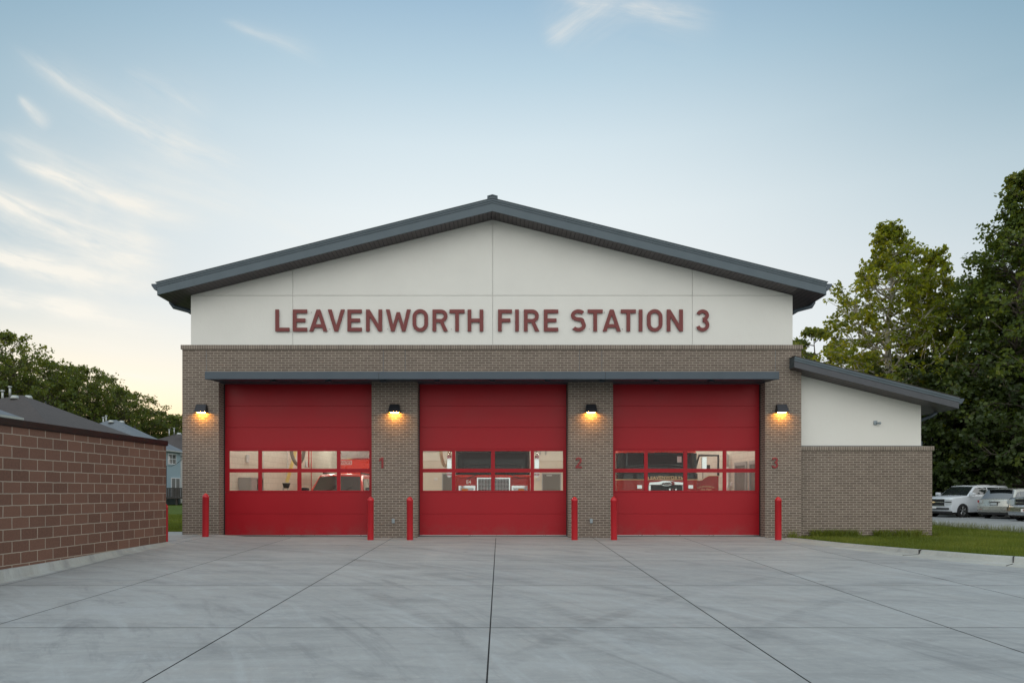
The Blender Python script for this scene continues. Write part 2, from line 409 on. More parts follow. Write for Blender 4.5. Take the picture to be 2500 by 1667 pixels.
M_['door_red'] = mat_door()
def mat_glass(name, tint=(.96, .98, .97), rfl=1.0):
    m_ = bpy.data.materials.new(name); m_.use_nodes = True; m_.node_tree.nodes.clear(); t = NT(m_.node_tree)
    o = t.n('ShaderNodeOutputMaterial'); tr = t.n('ShaderNodeBsdfTransparent'); tr.inputs[0].default_value = (*tint, 1)
    gl = t.n('ShaderNodeBsdfGlossy'); gl.inputs['Roughness'].default_value = .02
    fr = t.n('ShaderNodeFresnel'); fr.inputs[0].default_value = 1.45; mx = t.n('ShaderNodeMixShader')
    t.l(t.m('MULTIPLY', fr.outputs[0], rfl), mx.inputs[0]); t.l(tr.outputs[0], mx.inputs[1]); t.l(gl.outputs[0], mx.inputs[2]); t.l(mx.outputs[0], o.inputs[0]); return m_
M_['glass'] = mat_glass('window_glass', rfl=.45)
M_['wsglass'] = mat_glass('windscreen_glass', (.42, .44, .42), 1.6)
def mat_concrete(name, tone=1.0, streak=True, bl=1.0):
    m_, t = mat(name); ob = t.n('ShaderNodeTexCoord').outputs['Object']
    big = t.noise(ob, .22, 5, .6, .4); mid = t.noise(ob, 1.1, 6, .65, .5)
    mp = t.n('ShaderNodeMapping'); mp.inputs['Rotation'].default_value = (0, 0, R(24)); mp.inputs['Scale'].default_value = (.40, 1.5, 1); t.l(ob, mp.inputs[0])
    st = t.noise(mp.outputs[0], 1.0, 7, .68, .8)
    mp2 = t.n('ShaderNodeMapping'); mp2.inputs['Rotation'].default_value = (0, 0, R(-38)); mp2.inputs['Scale'].default_value = (.42, 1.9, 1); t.l(ob, mp2.inputs[0])
    st2 = t.noise(mp2.outputs[0], 1.3, 6, .62, .5)
    mp3 = t.n('ShaderNodeMapping'); mp3.inputs['Scale'].default_value = (3.0, 34, 1); t.l(ob, mp3.inputs[0]); br = t.noise(mp3.outputs[0], 1.0, 4, .6)
    # broom strokes and tyre marks lie across the slabs, curved by a slow warp
    pv = t.n('ShaderNodeVectorMath', operation='ADD'); t.l(ob, pv.inputs[0]); pv.inputs[1].default_value = (15, 20, 0)
    ps = t.n('ShaderNodeSeparateXYZ'); t.l(pv.outputs[0], ps.inputs[0]); rr = t.m('SQRT', t.m('ADD', t.m('MULTIPLY', ps.outputs[0], ps.outputs[0]), t.m('MULTIPLY', ps.outputs[1], ps.outputs[1]))); th = t.m('ARCTAN2', ps.outputs[1], ps.outputs[0])
    pc = t.n('ShaderNodeCombineXYZ'); t.l(t.m('MULTIPLY', rr, 2.4), pc.inputs[0]); t.l(t.m('MULTIPLY', th, 7.0), pc.inputs[1]); arcs = t.noise(pc.outputs[0], 1.0, 8, .66, .9)
    sl_ = t.n('ShaderNodeAttribute'); sl_.attribute_name = 'slab'
    c = t.mix(big, (.255*tone, .268*tone, .266*bl*tone, 1), (.372*tone, .382*tone, .372*bl*tone, 1))
    c = t.mix(t.mapr(st, .50, .76, 0, .50), c, (.105*tone, .113*tone, .122*tone, 1))
    c = t.mix(t.mapr(st2, .54, .78, 0, .40), c, (.12*tone, .125*tone, .128*tone, 1))
    c = t.mix(t.mapr(st, .46, .26, 0, .45), c, (.40*tone, .43*tone, .445*tone, 1))
    c = t.mix(t.mapr(mid, .55, .8, 0, .30), c, (.36*tone, .33*tone, .29*tone, 1))
    c = t.mix(t.mapr(br, .35, .7, 0, .08), c, (.40*tone, .41*tone, .41*tone, 1))
    c = t.mix(t.mapr(arcs, .54, .72, 0, .55), c, (.125*tone, .132*tone, .138*tone, 1)); c = t.mix(t.mapr(arcs, .48, .32, 0, .50), c, (.40*tone, .43*tone, .44*tone, 1))
    so2 = t.n('ShaderNodeSeparateXYZ'); t.l(ob, so2.inputs[0])
    for (cx, cy, r0) in ((-14, -17, 14.4), (-14, -17, 16.15), (15, -21, 15.2), (15, -21, 16.95), (1.5, -40, 24.0), (1.5, -40, 25.7)):   # tyre tracks
        ax_ = t.m('ADD', so2.outputs[0], -cx); ay_ = t.m('ADD', so2.outputs[1], -cy); rd = t.m('SQRT', t.m('ADD', t.m('MULTIPLY', ax_, ax_), t.m('MULTIPLY', ay_, ay_)))
        bd = t.mapr(t.m('ABSOLUTE', t.m('SUBTRACT', rd, r0)), .07, .16, 1, 0, True)
        tr_ = t.mapr(t.m('FRACT', t.m('MULTIPLY', t.m('ARCTAN2', ay_, ax_), 95.0)), .3, .6, .55, 1)
        c = t.mix(t.m('MULTIPLY', t.m('MULTIPLY', bd, tr_), t.mapr(mid, .40, .68, .0, .38)), c, (.10, .105, .11, 1))
    c = t.mix(t.m('MULTIPLY', sl_.outputs['Fac'], .22), c, (.16, .17, .175, 1))
    f2 = t.noise(ob, 9, 8, .78); c = t.mix(t.mapr(f2, .42, .62, .12, 0), c, (.15*tone, .155*tone, .158*tone, 1)); c = t.mix(t.mapr(f2, .55, .72, 0, .25), c, (.45*tone, .46*tone, .45*tone, 1))
    sp = t.noise(ob, 38, 3, .6); c = t.mix(t.mapr(sp, .60, .75, 0, .25), c, (.16, .155, .15, 1))
    # scattered small dark stains
    vr = t.n('ShaderNodeTexVoronoi'); vr.inputs['Scale'].default_value = .55; t.l(ob, vr.inputs['Vector'])
    c = t.mix(t.mapr(vr.outputs['Distance'], .012, .05, .55, 0), c, (.09, .085, .08, 1))
    t.l(c, t.bs.inputs['Base Color']); t.l(t.mapr(st, .3, .7, .60, .74), t.bs.inputs['Roughness']); t.bs.inputs['Specular IOR Level'].default_value = .5
    b = t.n('ShaderNodeBump'); b.inputs['Strength'].default_value = .35; b.inputs['Distance'].default_value = .004
    t.l(t.m('ADD', t.m('MULTIPLY', br, .3), t.noise(ob, 90, 4, .6)), b.inputs['Height']); t.l(b.outputs[0], t.bs.inputs['Normal']); return m_
M_['concrete'] = mat_concrete('broomed_concrete')
M_['kerb'] = mat_concrete('kerb_concrete', 1.05, bl=.93)
M_['joint'] = plain('joint_filler', (.035, .034, .033), .9, 0, .3, 30)
M_['lot'] = mat_concrete('lot_asphalt', .82)
def mat_ground(name, a, b, c, sc=.8):
    m_, t = mat(name); ob = t.n('ShaderNodeTexCoord').outputs['Object']
    x = t.mix(t.mapr(t.noise(ob, sc, 6, .65), .3, .7), (*a, 1), (*b, 1)); x = t.mix(t.mapr(t.noise(ob, sc*14, 5, .7), .5, .75, 0, .7), x, (*c, 1))
    t.l(x, t.bs.inputs['Base Color']); t.bs.inputs['Roughness'].default_value = .95; t.bs.inputs['Specular IOR Level'].default_value = .1
    bb = t.n('ShaderNodeBump'); bb.inputs['Strength'].default_value = .8; bb.inputs['Distance'].default_value = .05; t.l(t.noise(ob, sc*20, 5, .7), bb.inputs['Height']); t.l(bb.outputs[0], t.bs.inputs['Normal']); return m_
M_['turf'] = mat_ground('turf_soil', (.055, .085, .014), (.090, .130, .022), (.05, .05, .02))
M_['field'] = mat_ground('far_ground', (.035, .055, .018), (.055, .075, .025), (.05, .05, .03), .08)
def mat_leaf(name, c1, c2, c3, tl=.35):
    m_ = bpy.data.materials.new(name); m_.use_nodes = True; m_.node_tree.nodes.clear(); t = NT(m_.node_tree)
    o = t.n('ShaderNodeOutputMaterial'); df = t.n('ShaderNodeBsdfPrincipled'); tr = t.n('ShaderNodeBsdfTranslucent'); mx = t.n('ShaderNodeMixShader')
    at = t.n('ShaderNodeAttribute'); at.attribute_name = 'tone'; ob = t.n('ShaderNodeTexCoord').outputs['Object']
    f = t.noise(ob, .45, 4, .6)
    c = t.mix(t.mapr(f, .3, .7), (*c1, 1), (*c2, 1)); c = t.mix(t.mapr(at.outputs['Fac'], 0, 1), t.mix(.5, c, (c1[0]*.55, c1[1]*.6, c1[2]*.6, 1)), c)
    c = t.mix(t.mapr(at.outputs['Fac'], .72, 1.0, 0, .8), c, (*c3, 1))
    t.l(c, df.inputs['Base Color']); df.inputs['Roughness'].default_value = .5; df.inputs['Specular IOR Level'].default_value = .35
    t.l(t.mix(.5, c, (c3[0]*1.6, c3[1]*1.6, c3[2]*.6, 1)), tr.inputs[0]); mx.inputs[0].default_value = tl
    t.l(df.outputs[0], mx.inputs[1]); t.l(tr.outputs[0], mx.inputs[2]); t.l(mx.outputs[0], o.inputs[0]); return m_
M_['leaf_syc'] = mat_leaf('sycamore_leaves', (.12, .17, .018), (.175, .22, .020), (.29, .28, .025), .52)
M_['leaf_dark'] = mat_leaf('dark_leaves', (.062, .100, .024), (.095, .145, .028), (.18, .20, .026), .45)
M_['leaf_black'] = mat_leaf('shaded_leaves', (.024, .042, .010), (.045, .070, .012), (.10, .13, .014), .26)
M_['leaf_left'] = mat_leaf('maple_leaves', (.085, .125, .032), (.12, .165, .034), (.20, .20, .03), .5)
M_['grass'] = mat_leaf('grass_blades', (.10, .145, .016), (.145, .19, .022), (.22, .23, .04), .35)
def mat_shingle(name, a, b):
    m_, t = mat(name); ob = t.n('ShaderNodeTexCoord').outputs['Object']; s_ = t.n('ShaderNodeSeparateXYZ'); t.l(ob, s_.inputs[0])
    row = t.m('FRACT', t.m('DIVIDE', s_.outputs[2], .075)); ed = t.mapr(row, 0, .22, 1, 0)
    c = t.mix(t.mapr(t.noise(ob, 5, 5, .7), .3, .7), (*a, 1), (*b, 1)); c = t.mix(t.m('MULTIPLY', ed, .45), c, (a[0]*.5, a[1]*.5, a[2]*.5, 1))
    c = t.mix(t.mapr(t.noise(ob, .5, 4), .4, .7, 0, .3), c, (a[0]*.7, a[1]*.7, a[2]*.7, 1))
    t.l(c, t.bs.inputs['Base Color']); t.bs.inputs['Roughness'].default_value = .9; return m_
M_['shingle_brown'] = mat_shingle('brown_shingles', (.046, .039, .037), (.070, .060, .057))
M_['shingle_grey'] = mat_shingle('grey_shingles', (.10, .12, .14), (.15, .17, .19))
def mat_siding():
    m_, t = mat('pale_blue_siding'); ob = t.n('ShaderNodeTexCoord').outputs['Object']; s_ = t.n('ShaderNodeSeparateXYZ'); t.l(ob, s_.inputs[0])
    row = t.m('FRACT', t.m('DIVIDE', s_.outputs[2], .125)); ed = t.mapr(row, 0, .2, 1, 0)
    c = t.mix(t.noise(ob, 1.5, 3), (.30, .40, .45, 1), (.35, .46, .51, 1)); c = t.mix(t.m('MULTIPLY', ed, .6), c, (.14, .19, .22, 1))
    t.l(c, t.bs.inputs['Base Color']); t.bs.inputs['Roughness'].default_value = .6
    b = t.n('ShaderNodeBump'); b.inputs['Distance'].default_value = .02; t.l(row, b.inputs['Height']); t.l(b.outputs[0], t.bs.inputs['Normal']); return m_
M_['siding'] = mat_siding()
# ================================================================== GROUND
def sstep(a, b, x):
    t = min(1, max(0, (x-a)/(b-a))); return t*t*(3-2*t)
def hgt(x, y):
    z = -.0235*max(-y, 0)
    z += .09*sstep(-6.5, -8.0, x)*(1-sstep(3, 8, -y))
    return z
def patch(mb, x0, x1, y0, y1, dz=0.0, step=1.2, f=hgt):
    nx = max(1, int(math.ceil((x1-x0)/step))); ny = max(1, int(math.ceil((y1-y0)/step)))
    vs = []; fs = []
    for j in range(ny+1):
        for i in range(nx+1):
            x = x0+(x1-x0)*i/nx; y = y0+(y1-y0)*j/ny; vs.append((x, y, f(x, y)+dz))
    for j in range(ny):
        for i in range(nx):
            a = j*(nx+1)+i; fs.append((a, a+1, a+nx+2, a+nx+1))
    mb.add(vs, fs)
g = MB(); gx = [-900, -300, -120, -60, -30, -10, 0, 10, 30, 60, 120, 300, 900]; gy = [-300, -120, -60, -40, -20, -8, 0, 8, 30, 60, 120, 300, 900, 1800]
def gz(y): return -.32+.0235*max(y, -60) if y < 0 else -.32
vs = [(x, y, gz(y)) for y in gy for x in gx]; n = len(gx)
g.add(vs, [(j*n+i, j*n+i+1, (j+1)*n+i+1, (j+1)*n+i) for j in range(len(gy)-1) for i in range(n-1)])
tag(g.build('ground', M_['field']), kind='structure')

apron = MB(); base = MB()
xs = [-8.40, -7.98, -5.92, -3.03, -.11, 2.64, 5.20, 7.52, 10.6, 13.4, 16.3]
Ys = [0, -2.1, -5.25, -8.47, -11.5, -14.65, -17.8, -21, -24.2, -27.4, -30.6, -34]
def slab(x0, x1, y0, y1, gx_=.008, gy_=.0085):
    patch(apron, x0+gx_, x1-gx_, y0+gy_, y1-gy_)
for i in range(len(xs)-1):
    for j in range(len(Ys)-1): slab(xs[i], xs[i+1], Ys[j+1], Ys[j])
slab(-16, -8.40, -2.4, 0); slab(-16, -9.05, 0, 1.3)
patch(base, -16, 16.3, -34, 0, -.012, 2.4); patch(base, -16, -9.03, 0, 1.3, -.012)
for k in range(3):
    xa, xb = ((-7.98, -3.64), (-2.34, 1.95), (3.22, 7.54))[k]
    apron.box(xa, xb, .004, .52, -.15, .012)
dw = tag(apron.build('driveway', M_['concrete']), kind='structure')
# every slab was poured on its own day and has a slightly different tone
rs0 = random.Random(4); tones = {}; at_ = dw.data.attributes.new('slab', 'FLOAT', 'FACE')
def slab_of(p):
    i = sum(1 for x in xs if x < p[0]); j = sum(1 for y in Ys if y > p[1]); return (i, j)
at_.data.foreach_set('value', [tones.setdefault(slab_of(p.center), rs0.random()) for p in dw.data.polygons])
tag(base.build('driveway_joints', M_['joint']), kind='structure')
# pavement strip behind the drive at the left
sw = MB(); sw.box(-18, -9.05, 1.32, 2.25, -.2, .03); tag(sw.build('pavement', M_['kerb']), kind='structure')

# lawns
lz = .005
kerb_pts = [(8.02, -.22), (8.26, -.6), (8.56, -2.0), (8.97, -3.2), (9.4, -4.2), (9.93, -5.3), (10.42, -5.95), (11.2, -6.75), (12.5, -7.5), (14.2, -8.0), (16.35, -8.25)]
def smooth_path(pts, sub=4):
    out = []
    for i in range(len(pts)-1):
        p0 = pts[max(i-1, 0)]; p1 = pts[i]; p2 = pts[i+1]; p3 = pts[min(i+2, len(pts)-1)]
        for k in range(sub):
            t = k/sub
            out.append(tuple(.5*((2*p1[c])+(-p0[c]+p2[c])*t+(2*p0[c]-5*p1[c]+4*p2[c]-p3[c])*t*t+(-p0[c]+3*p1[c]-3*p2[c]+p3[c])*t**3) for c in range(len(p1))))
    out.append(pts[-1]); return out
kp = smooth_path(kerb_pts)
lawn = MB(); poly = kp+[(16.35, 60), (8.0, 60)]
tris = tessellate_polygon([[Vector((p[0], p[1], 0)) for p in poly]])
lawn.add([(p[0], p[1], lz) for p in poly], [tuple(t) for t in tris])
lawn.box(16.30, 16.36, -8.2, 60, -.35, lz-.003)
tag(lawn.build('lawn', M_['turf'], weld=False), kind='structure')
l2 = MB(); patch(l2, -75, -9.05, 2.25, 95, 0, 8, lambda x, y: .0+.02*math.sin(x*.3)+.03*math.sin(y*.21)); tag(l2.build('back_lawn', M_['turf']), kind='structure')
# parking lot
pl = MB(); pl.box(16.4, 75, -9, 42, -.5, -.2); tag(pl.build('parking_lot', M_['lot']), kind='structure')
# kerb on the right
def sweep(path, prof_f, name, m_):
    mb = MB(); mb.smooth = True; vs = []; n = None
    for i, p in enumerate(path):
        a = path[max(i-1, 0)]; b = path[min(i+1, len(path)-1)]
        d = Vector((b[0]-a[0], b[1]-a[1])).normalized(); nrm = Vector((-d.y, d.x))   # left of travel = lawn side
        pr = prof_f(p); n = len(pr)
        for (o, z) in pr: vs.append((p[0]+nrm.x*o, p[1]+nrm.y*o, z))
    fs = []
    for i in range(len(path)-1):
        for k in range(n-1): fs.append((i*n+k, (i+1)*n+k, (i+1)*n+k+1, i*n+k+1))
    mb.add(vs, fs); return mb
def kprof(p):
    gr = hgt(p[0], p[1]); zt = max(.012, gr+.015)
    return [(-.62, gr-.02), (-.60, gr+.006), (-.12, gr+.004), (-.075, gr+.03*(zt-gr)/.15), (-.045, zt-.03), (-.01, zt-.004), (.02, zt), (.08, zt), (.10, zt-.06)]
tag(sweep(smooth_path(kp, 2), kprof, 'kerb', None).build('kerb', M_['kerb']), kind='structure')
# saw cuts across the kerb
kj = MB()
for (x, y, a) in ((9.38, -4.2, -66), (10.26, -5.78, -48)):
    Mk = rotm((x, y, 0), R(a)); gr = hgt(x, y)
    kj.box(-.007, .007, -.60, -.065, gr+.005, gr+.012, Mk); kj.box(-.007, .007, -.075, .08, gr, .016, Mk)
tag(kj.build('kerb_joints', M_['joint']), kind='structure')

# ================================================================== FIRE STATION
st = thing('fire_station', 'brick and white fire station with three red doors under a slate gable roof', 'fire station')
DX = [(-7.98, -3.64), (-2.34, 1.95), (3.22, 7.54)]; LZ = 4.42; XL, XR = -9.02, 8.57; RX = -.2
def zr(x): return 9.06-.25*abs(x-RX)
poly = [(XL, -.1), (DX[0][0], -.1), (DX[0][0], LZ), (DX[0][1], LZ), (DX[0][1], -.1), (DX[1][0], -.1), (DX[1][0], LZ), (DX[1][1], LZ), (DX[1][1], -.1), (DX[2][0], -.1), (DX[2][0], LZ), (DX[2][1], LZ), (DX[2][1], -.1), (XR, -.1), (XR, 5.34), (XL, 5.34)]
wl = MB(); wl.prism(poly, 0, .38)
wl.box(XL, XL+.2, .382, 18.98, -.1, 5.34); wl.box(XR-.2, XR, .382, 18.98, -.1, 5.34); wl.box(XL+.2, XR-.2, 18.78, 18.98, -.1, 5.34)
bw_ = wl.build('brick_wall', M_['brick'], st, uvoff=(0, .02))
rl = MB(); rl.box(XL-.035, XR+.035, -.035, .12, 5.34, 5.463); rl.box(XL-.035, XL+.22, .12, 19, 5.34, 5.463); rl.box(XR-.22, XR+.035, .12, 19, 5.34, 5.463)
rl.build('brick_coping', M_['rowlock'], st, bevel=.006, uvoff=(0, -.2))
M_['sealant'] = plain('blue_sealant', (.09, .115, .14), .6, 0, 0)
for px in (503, 935.5, 989, 1415, 1469.7, 1894):
    x = (px-1220)/86; BX('control_joint', M_['sealant'], st, (x-.005, x+.005, -.002, .01, 4.55, 5.335))
# steel lintels over the doors
for a, b in DX: BX('lintel', M_['dark_metal'], st, (a-.0, b, .012, .36, LZ-.018, LZ-.003))
# white gable
GX = [-8.82, -5.91, RX, 5.50, 8.365]; GZ0, GZ1 = 5.463, 6.90; gp = .011
for i in range(4):
    pn = MB()
    a = GX[i]+(gp/2 if i else 0); b = GX[i+1]-(gp/2 if i < 3 else 0)
    pn.prism([(a, GZ0+.012), (b, GZ0+.012), (b, GZ1-gp/2), (a, GZ1-gp/2)], .10, .135); pn.build('gable_panel', M_['stucco'], st); pn = MB()
    top = [(b, zr(b)), (a, zr(a))]
    lo = GZ1+gp/2
    if i == 0: pl_ = [(a+.01, lo), (b, lo), (b, zr(b))]
    elif i == 3:
        xe = RX+(9.06-lo)/.25; xe = min(b, xe); pl_ = [(a, lo), (xe-.005, lo), (a, zr(a))]
    else: pl_ = [(a, lo), (b, lo), (b, zr(b)), (a, zr(a))]
    pn.prism(pl_, .10, .135); pn.build('gable_panel', M_['stucco'], st)
bk = MB(); bk.prism([(-8.80, GZ0-.02), (8.35, GZ0-.02), (8.35, zr(8.35)), (RX, 9.06), (-8.80, zr(-8.80))], .1372, .40)
bk.prism([(-8.80, GZ0-.02), (8.35, GZ0-.02), (8.35, zr(8.35)), (RX, 9.06), (-8.80, zr(-8.80))], 18.4, 18.9)
bk.box(-8.82, -8.6, .402, 18.4, GZ0-.02, 6.9); bk.box(8.15, 8.365, .402, 18.4, GZ0-.02, 6.9)
bk.build('upper_wall', M_['stucco'], st)
BX('wall_flashing', M_['dark_metal'], st, (XL+.03, XR-.03, .02, .134, 5.4645, 5.474))

# roof
EL, ER = RX-9.28, RX+9.24
def chev(mb, lo, hi, y0, y1, xl=EL, xr=ER, mat_i=0):
    mb.cur = mat_i
    mb.prism([(xl, zr(xl)+lo), (RX, 9.06+lo), (RX, 9.06+hi), (xl, zr(xl)+hi)], y0, y1)
    mb.prism([(RX, 9.06+lo), (xr, zr(xr)+lo), (xr, zr(xr)+hi), (RX, 9.06+hi)], y0, y1)
RF0 = -.51; RB = 19.5
rf = MB(); chev(rf, .012, .335, RF0+.03, RB)
rfo = rf.build('roof', M_['roof_metal'], st)
top = MB(); chev(top, .3375, .352, RF0-.045, RB+.04, EL-.03, ER+.03)
for side in (-1, 1):
    pass
for k in range(50):
    y = RF0+.35+k*.40
    if y > RB: break
    for sgn, xe in ((-1, EL-.02), (1, ER+.02)):
        a, b = (xe, RX-.16) if sgn < 0 else (RX+.16, xe)
        top.prism([(a, zr(a)+.352), (b, zr(b)+.352), (b, zr(b)+.385), (a, zr(a)+.385)], y, y+.02)
top.build('roof_sheet', M_['roof_metal'], rfo)
fa = MB(); chev(fa, 0, .222, RF0, RF0+.028, EL, ER); fa.build('fascia', M_['fascia2'], rfo)
fa = MB(); chev(fa, .226, .275, RF0-.014, RF0+.028, EL, ER); chev(fa, .279, .333, RF0-.03, RF0+.028, EL-.004, ER+.004); fa.build('fascia_trim', M_['fascia2'], rfo)
so_ = MB(); chev(so_, 0.0, .010, RF0+.03, .0995)
for x0, x1 in ((EL+.02, -8.822), (8.367, ER-.02)):
    so_.prism([(x0, zr(x0)), (x1, zr(x1)), (x1, zr(x1)+.01), (x0, zr(x0)+.01)], .1005, 19.4)
so_.build('soffit', M_['soffit'], rfo)
BXS('eave_board', M_['dark_metal'], rfo, (EL-.012, EL+.018, RF0+.03, RB, zr(EL)-.002, zr(EL)+.31), (ER-.018, ER+.012, RF0+.03, RB, zr(ER)-.002, zr(ER)+.31))
for sgn, xe in ((-1, EL-.013), (1, ER+.013)):
    ze = zr(EL)+.31
    gm = MB(); gm.prism([(xe, ze-.17), (xe+sgn*.07, ze-.16), (xe+sgn*.15, ze-.05), (xe+sgn*.15, ze), (xe+sgn*.135, ze), (xe+sgn*.135, ze-.04), (xe+sgn*.065, ze-.145), (xe, ze-.15)], RF0+.02, RB)
    gm.prism([(xe, ze-.17), (xe+sgn*.07, ze-.16), (xe+sgn*.15, ze-.05), (xe+sgn*.15, ze), (xe, ze)], RF0+.008, RF0+.019)
    gm.build('gutter', M_['dark_metal'], rfo, weld=True)
    xw = -8.82 if sgn < 0 else 8.365
    ds = MB(); ds.tube([(xe+sgn*.08, .50, ze-.15), (xe+sgn*.08, .50, ze-.26), (xe+sgn*.02, .50, ze-.36), (xw+sgn*.10, .50, ze-.52), (xw+sgn*.06, .50, ze-.62), (xw+sgn*.06, .50, 5.47)] if sgn < 0 else [(xe+.08, .50, ze-.15), (xe+.08, .50, ze-.26), (xe+.02, .50, ze-.36), (xw+.1, .50, ze-.52), (xw+.06, .50, ze-.62), (xw+.06, .50, 5.47)], .07, 4)
    ds.build('downpipe', M_['dark_metal'], rfo)
rc = MB(); rc.prism([(RX-.145, 9.37), (RX-.145, 9.475), (RX, 9.515), (RX+.145, 9.475), (RX+.145, 9.37), (RX+.11, 9.37), (RX+.11, 9.46), (RX, 9.49), (RX-.11, 9.46), (RX-.11, 9.37)], RF0-.02, RB)
rc.prism([(RX-.11, 9.36), (RX+.11, 9.36), (RX+.11, 9.455), (RX, 9.487), (RX-.11, 9.455)], RF0+.0, RB-.02)
rc.build('ridge_cap', M_['fascia2'], rfo)

# canopy
cn = MB(); CX0, CX1 = -7.95, 7.535; cuts = [CX0, -3.26, 2.85, CX1]
for i in range(3):
    a = cuts[i]+(.003 if i else 0); b = cuts[i+1]-(.003 if i < 2 else 0); cn.box(a, b, -1.0, -.965, 4.332, 4.537)
cn.build_ = None
cno = cn.build('canopy', M_['dark_metal'], st, bevel=.004)
cs = MB()
Myz = Matrix(((0, 1, 0, 0), (1, 0, 0, 0), (0, 0, 1, 0), (0, 0, 0, 1)))   # prism polygon read as (y,z), extruded along x
side = [(-.9645, 4.332), (-.002, 4.412), (-.002, 4.56), (-.9645, 4.536)]
cs.prism(side, CX0, CX0+.03, Myz); cs.build('canopy_side', M_['dark_metal'], cno, weld=True); cs = MB(); cs.prism(side, CX1-.03, CX1, Myz); cs.build('canopy_side', M_['dark_metal'], cno, weld=True)
cd = MB(); cd.prism([(-.964, 4.375), (-.003, 4.42), (-.003, 4.45), (-.964, 4.405)], CX0+.031, CX1-.031, Myz); cd.build('canopy_deck', M_['dark_metal'], cno, weld=True)
for px in (666, 800, 934, 1067, 1202, 1337, 1471, 1604, 1738):
    x = (px-1220)/88.3; b = MB()
    b.prism([(-.95, 4.352), (-.30, 4.385), (-.02, 4.400), (-.02, 4.417), (-.95, 4.373)], x-.03, x+.03, Myz); b.prism([(-.55, 4.335), (-.35, 4.345), (-.35, 4.385), (-.55, 4.372)], x-.07, x+.07, Myz)
    b.build('canopy_bracket', M_['dark_metal'], cno, weld=True)
# overhead doors
PZ = [(1.337, 1.860), (1.970, 2.478)]
PX = [(-2.03, -1.19), (-1.09, -.055), (.055, 1.09), (1.19, 2.03)]
def overhead_door(a, b):
    c = (a+b)/2; hw = (b-a)/2+.06; y0, y1 = .385, .435
    m = MB(); zb = .037
    for k in range(7):
        z0 = zb+.625*k+.003; z1 = zb+.625*(k+1)-.003
        if k in (2, 3): continue
        m.box(c-hw, c+hw, y0, y1, z0, z1)
    z0, z1 = zb+1.25+.003, zb+2.5-.003
    for (p, q) in ((z0, PZ[0][0]), (PZ[0][1], PZ[1][0]), (PZ[1][1], z1)): m.box(c-hw, c+hw, y0-.006, y1, p, q)
    for k in range(1, 7): m.box(c-hw, c+hw, y0+.012, y1-.004, zb+.625*k-.0029, zb+.625*k+.0029)
    xs_ = [-hw]+[t for pr in PX for t in pr]+[hw]
    for (p, q) in PZ:
        for i in range(0, len(xs_), 2): m.box(c+xs_[i], c+xs_[i+1], y0-.006, y1, p, q)
    d = m.build('garage_door', M_['door_red'], st, bevel=.004)
    for (p, q) in PZ:
        for (s_, e) in PX:
            w_ = MB(); w_.box(c+s_, c+e, y0+.018, y0+.022, p, q); w_.build('window_pane', M_['glass'], d)
    BXS('door_seal', M_['black'], d, (c-hw, c+hw, y0+.005, y1-.005, .014, .039), (a+.001, a+.022, .34, .3845, .014, 4.40), (b-.022, b-.001, .34, .3845, .014, 4.40))
    BX('bottom_rail', M_['alu'], d, (a+.022, b-.022, y0-.008, y0-.001, .034, .05))
    return d
for a, b in DX: overhead_door(a, b)

# right wing
WX1 = 12.43
def zw(x): return 4.65-.25*(x-8.72)
BX('wing_wall', M_['brick'], st, (XR+.001, WX1, .22, 14, -.1, 2.487), uvoff=(.1, .05))
BX('wing_coping', M_['rowlock'], st, (XR+.002, WX1+.04, .185, 14.03, 2.487, 2.606), bevel=.006, uvoff=(0, -.1))
BX('wing_flashing', M_['dark_metal'], st, (XR+.003, 12.20, .285, 13.9, 2.607, 2.629))
wp = MB(); wp.prism([(XR+.002, 2.63), (12.17, 2.63), (12.17, zw(12.17)), (XR+.002, zw(XR))], .32, 13.8); wp.build('wing_upper_wall', M_['stucco'], st)
BX('wing_vent', M_['dark_metal'], st, (12.171, 12.29, .45, .8, 2.63, 2.77))
WL_, WR_ = 8.23, 12.83; WF = -.33
def band(mb, lo, hi, y0, y1, xl=WL_, xr=WR_): mb.prism([(xl, zw(xl)+lo), (xr, zw(xr)+lo), (xr, zw(xr)+hi), (xl, zw(xl)+hi)], y0, y1)
m = MB(); band(m, .012, .30, WF+.03, -.004); band(m, .012, .30, -.003, 14.3, XR+.004); wr = m.build('wing_roof', M_['roof_metal'], st)
m = MB(); band(m, .302, .318, WF-.04, -.004, WL_-.01, WR_+.03); band(m, .302, .318, -.0035, 14.3, XR+.004, WR_+.03); m.build('roof_sheet', M_['cap_brown'], wr)
m = MB(); band(m, 0, .175, WF, WF+.028); m.build('fascia', M_['wing_trim'], wr)
m = MB(); band(m, .179, .235, WF-.014, WF+.028); band(m, .239, .300, WF-.03, WF+.028); m.build('fascia_trim', M_['fascia2'], wr)
m = MB(); band(m, 0, .010, WF+.03, -.004); band(m, 0, .010, -.003, .319, XR+.004, WR_); band(m, 0, .010, .3195, 14, 12.172, WR_); m.build('soffit', M_['soffit'], wr)
ze = zw(WR_)+.28
BX('eave_board', M_['dark_metal'], wr, (WR_-.015, WR_+.012, WF+.03, 14.3, zw(WR_)-.002, ze-.01))
m = MB(); x0 = WR_+.013
m.prism([(x0, ze-.15), (x0+.07, ze-.14), (x0+.14, ze-.04), (x0+.14, ze), (x0, ze)], WF+.01, WF+.022); m.prism([(x0, ze-.15), (x0+.07, ze-.14), (x0+.14, ze-.04), (x0+.14, ze), (x0+.125, ze), (x0+.125, ze-.035), (x0+.065, ze-.125), (x0, ze-.135)], WF+.023, 14.3)
m.build('gutter', M_['dark_metal'], wr, weld=True)
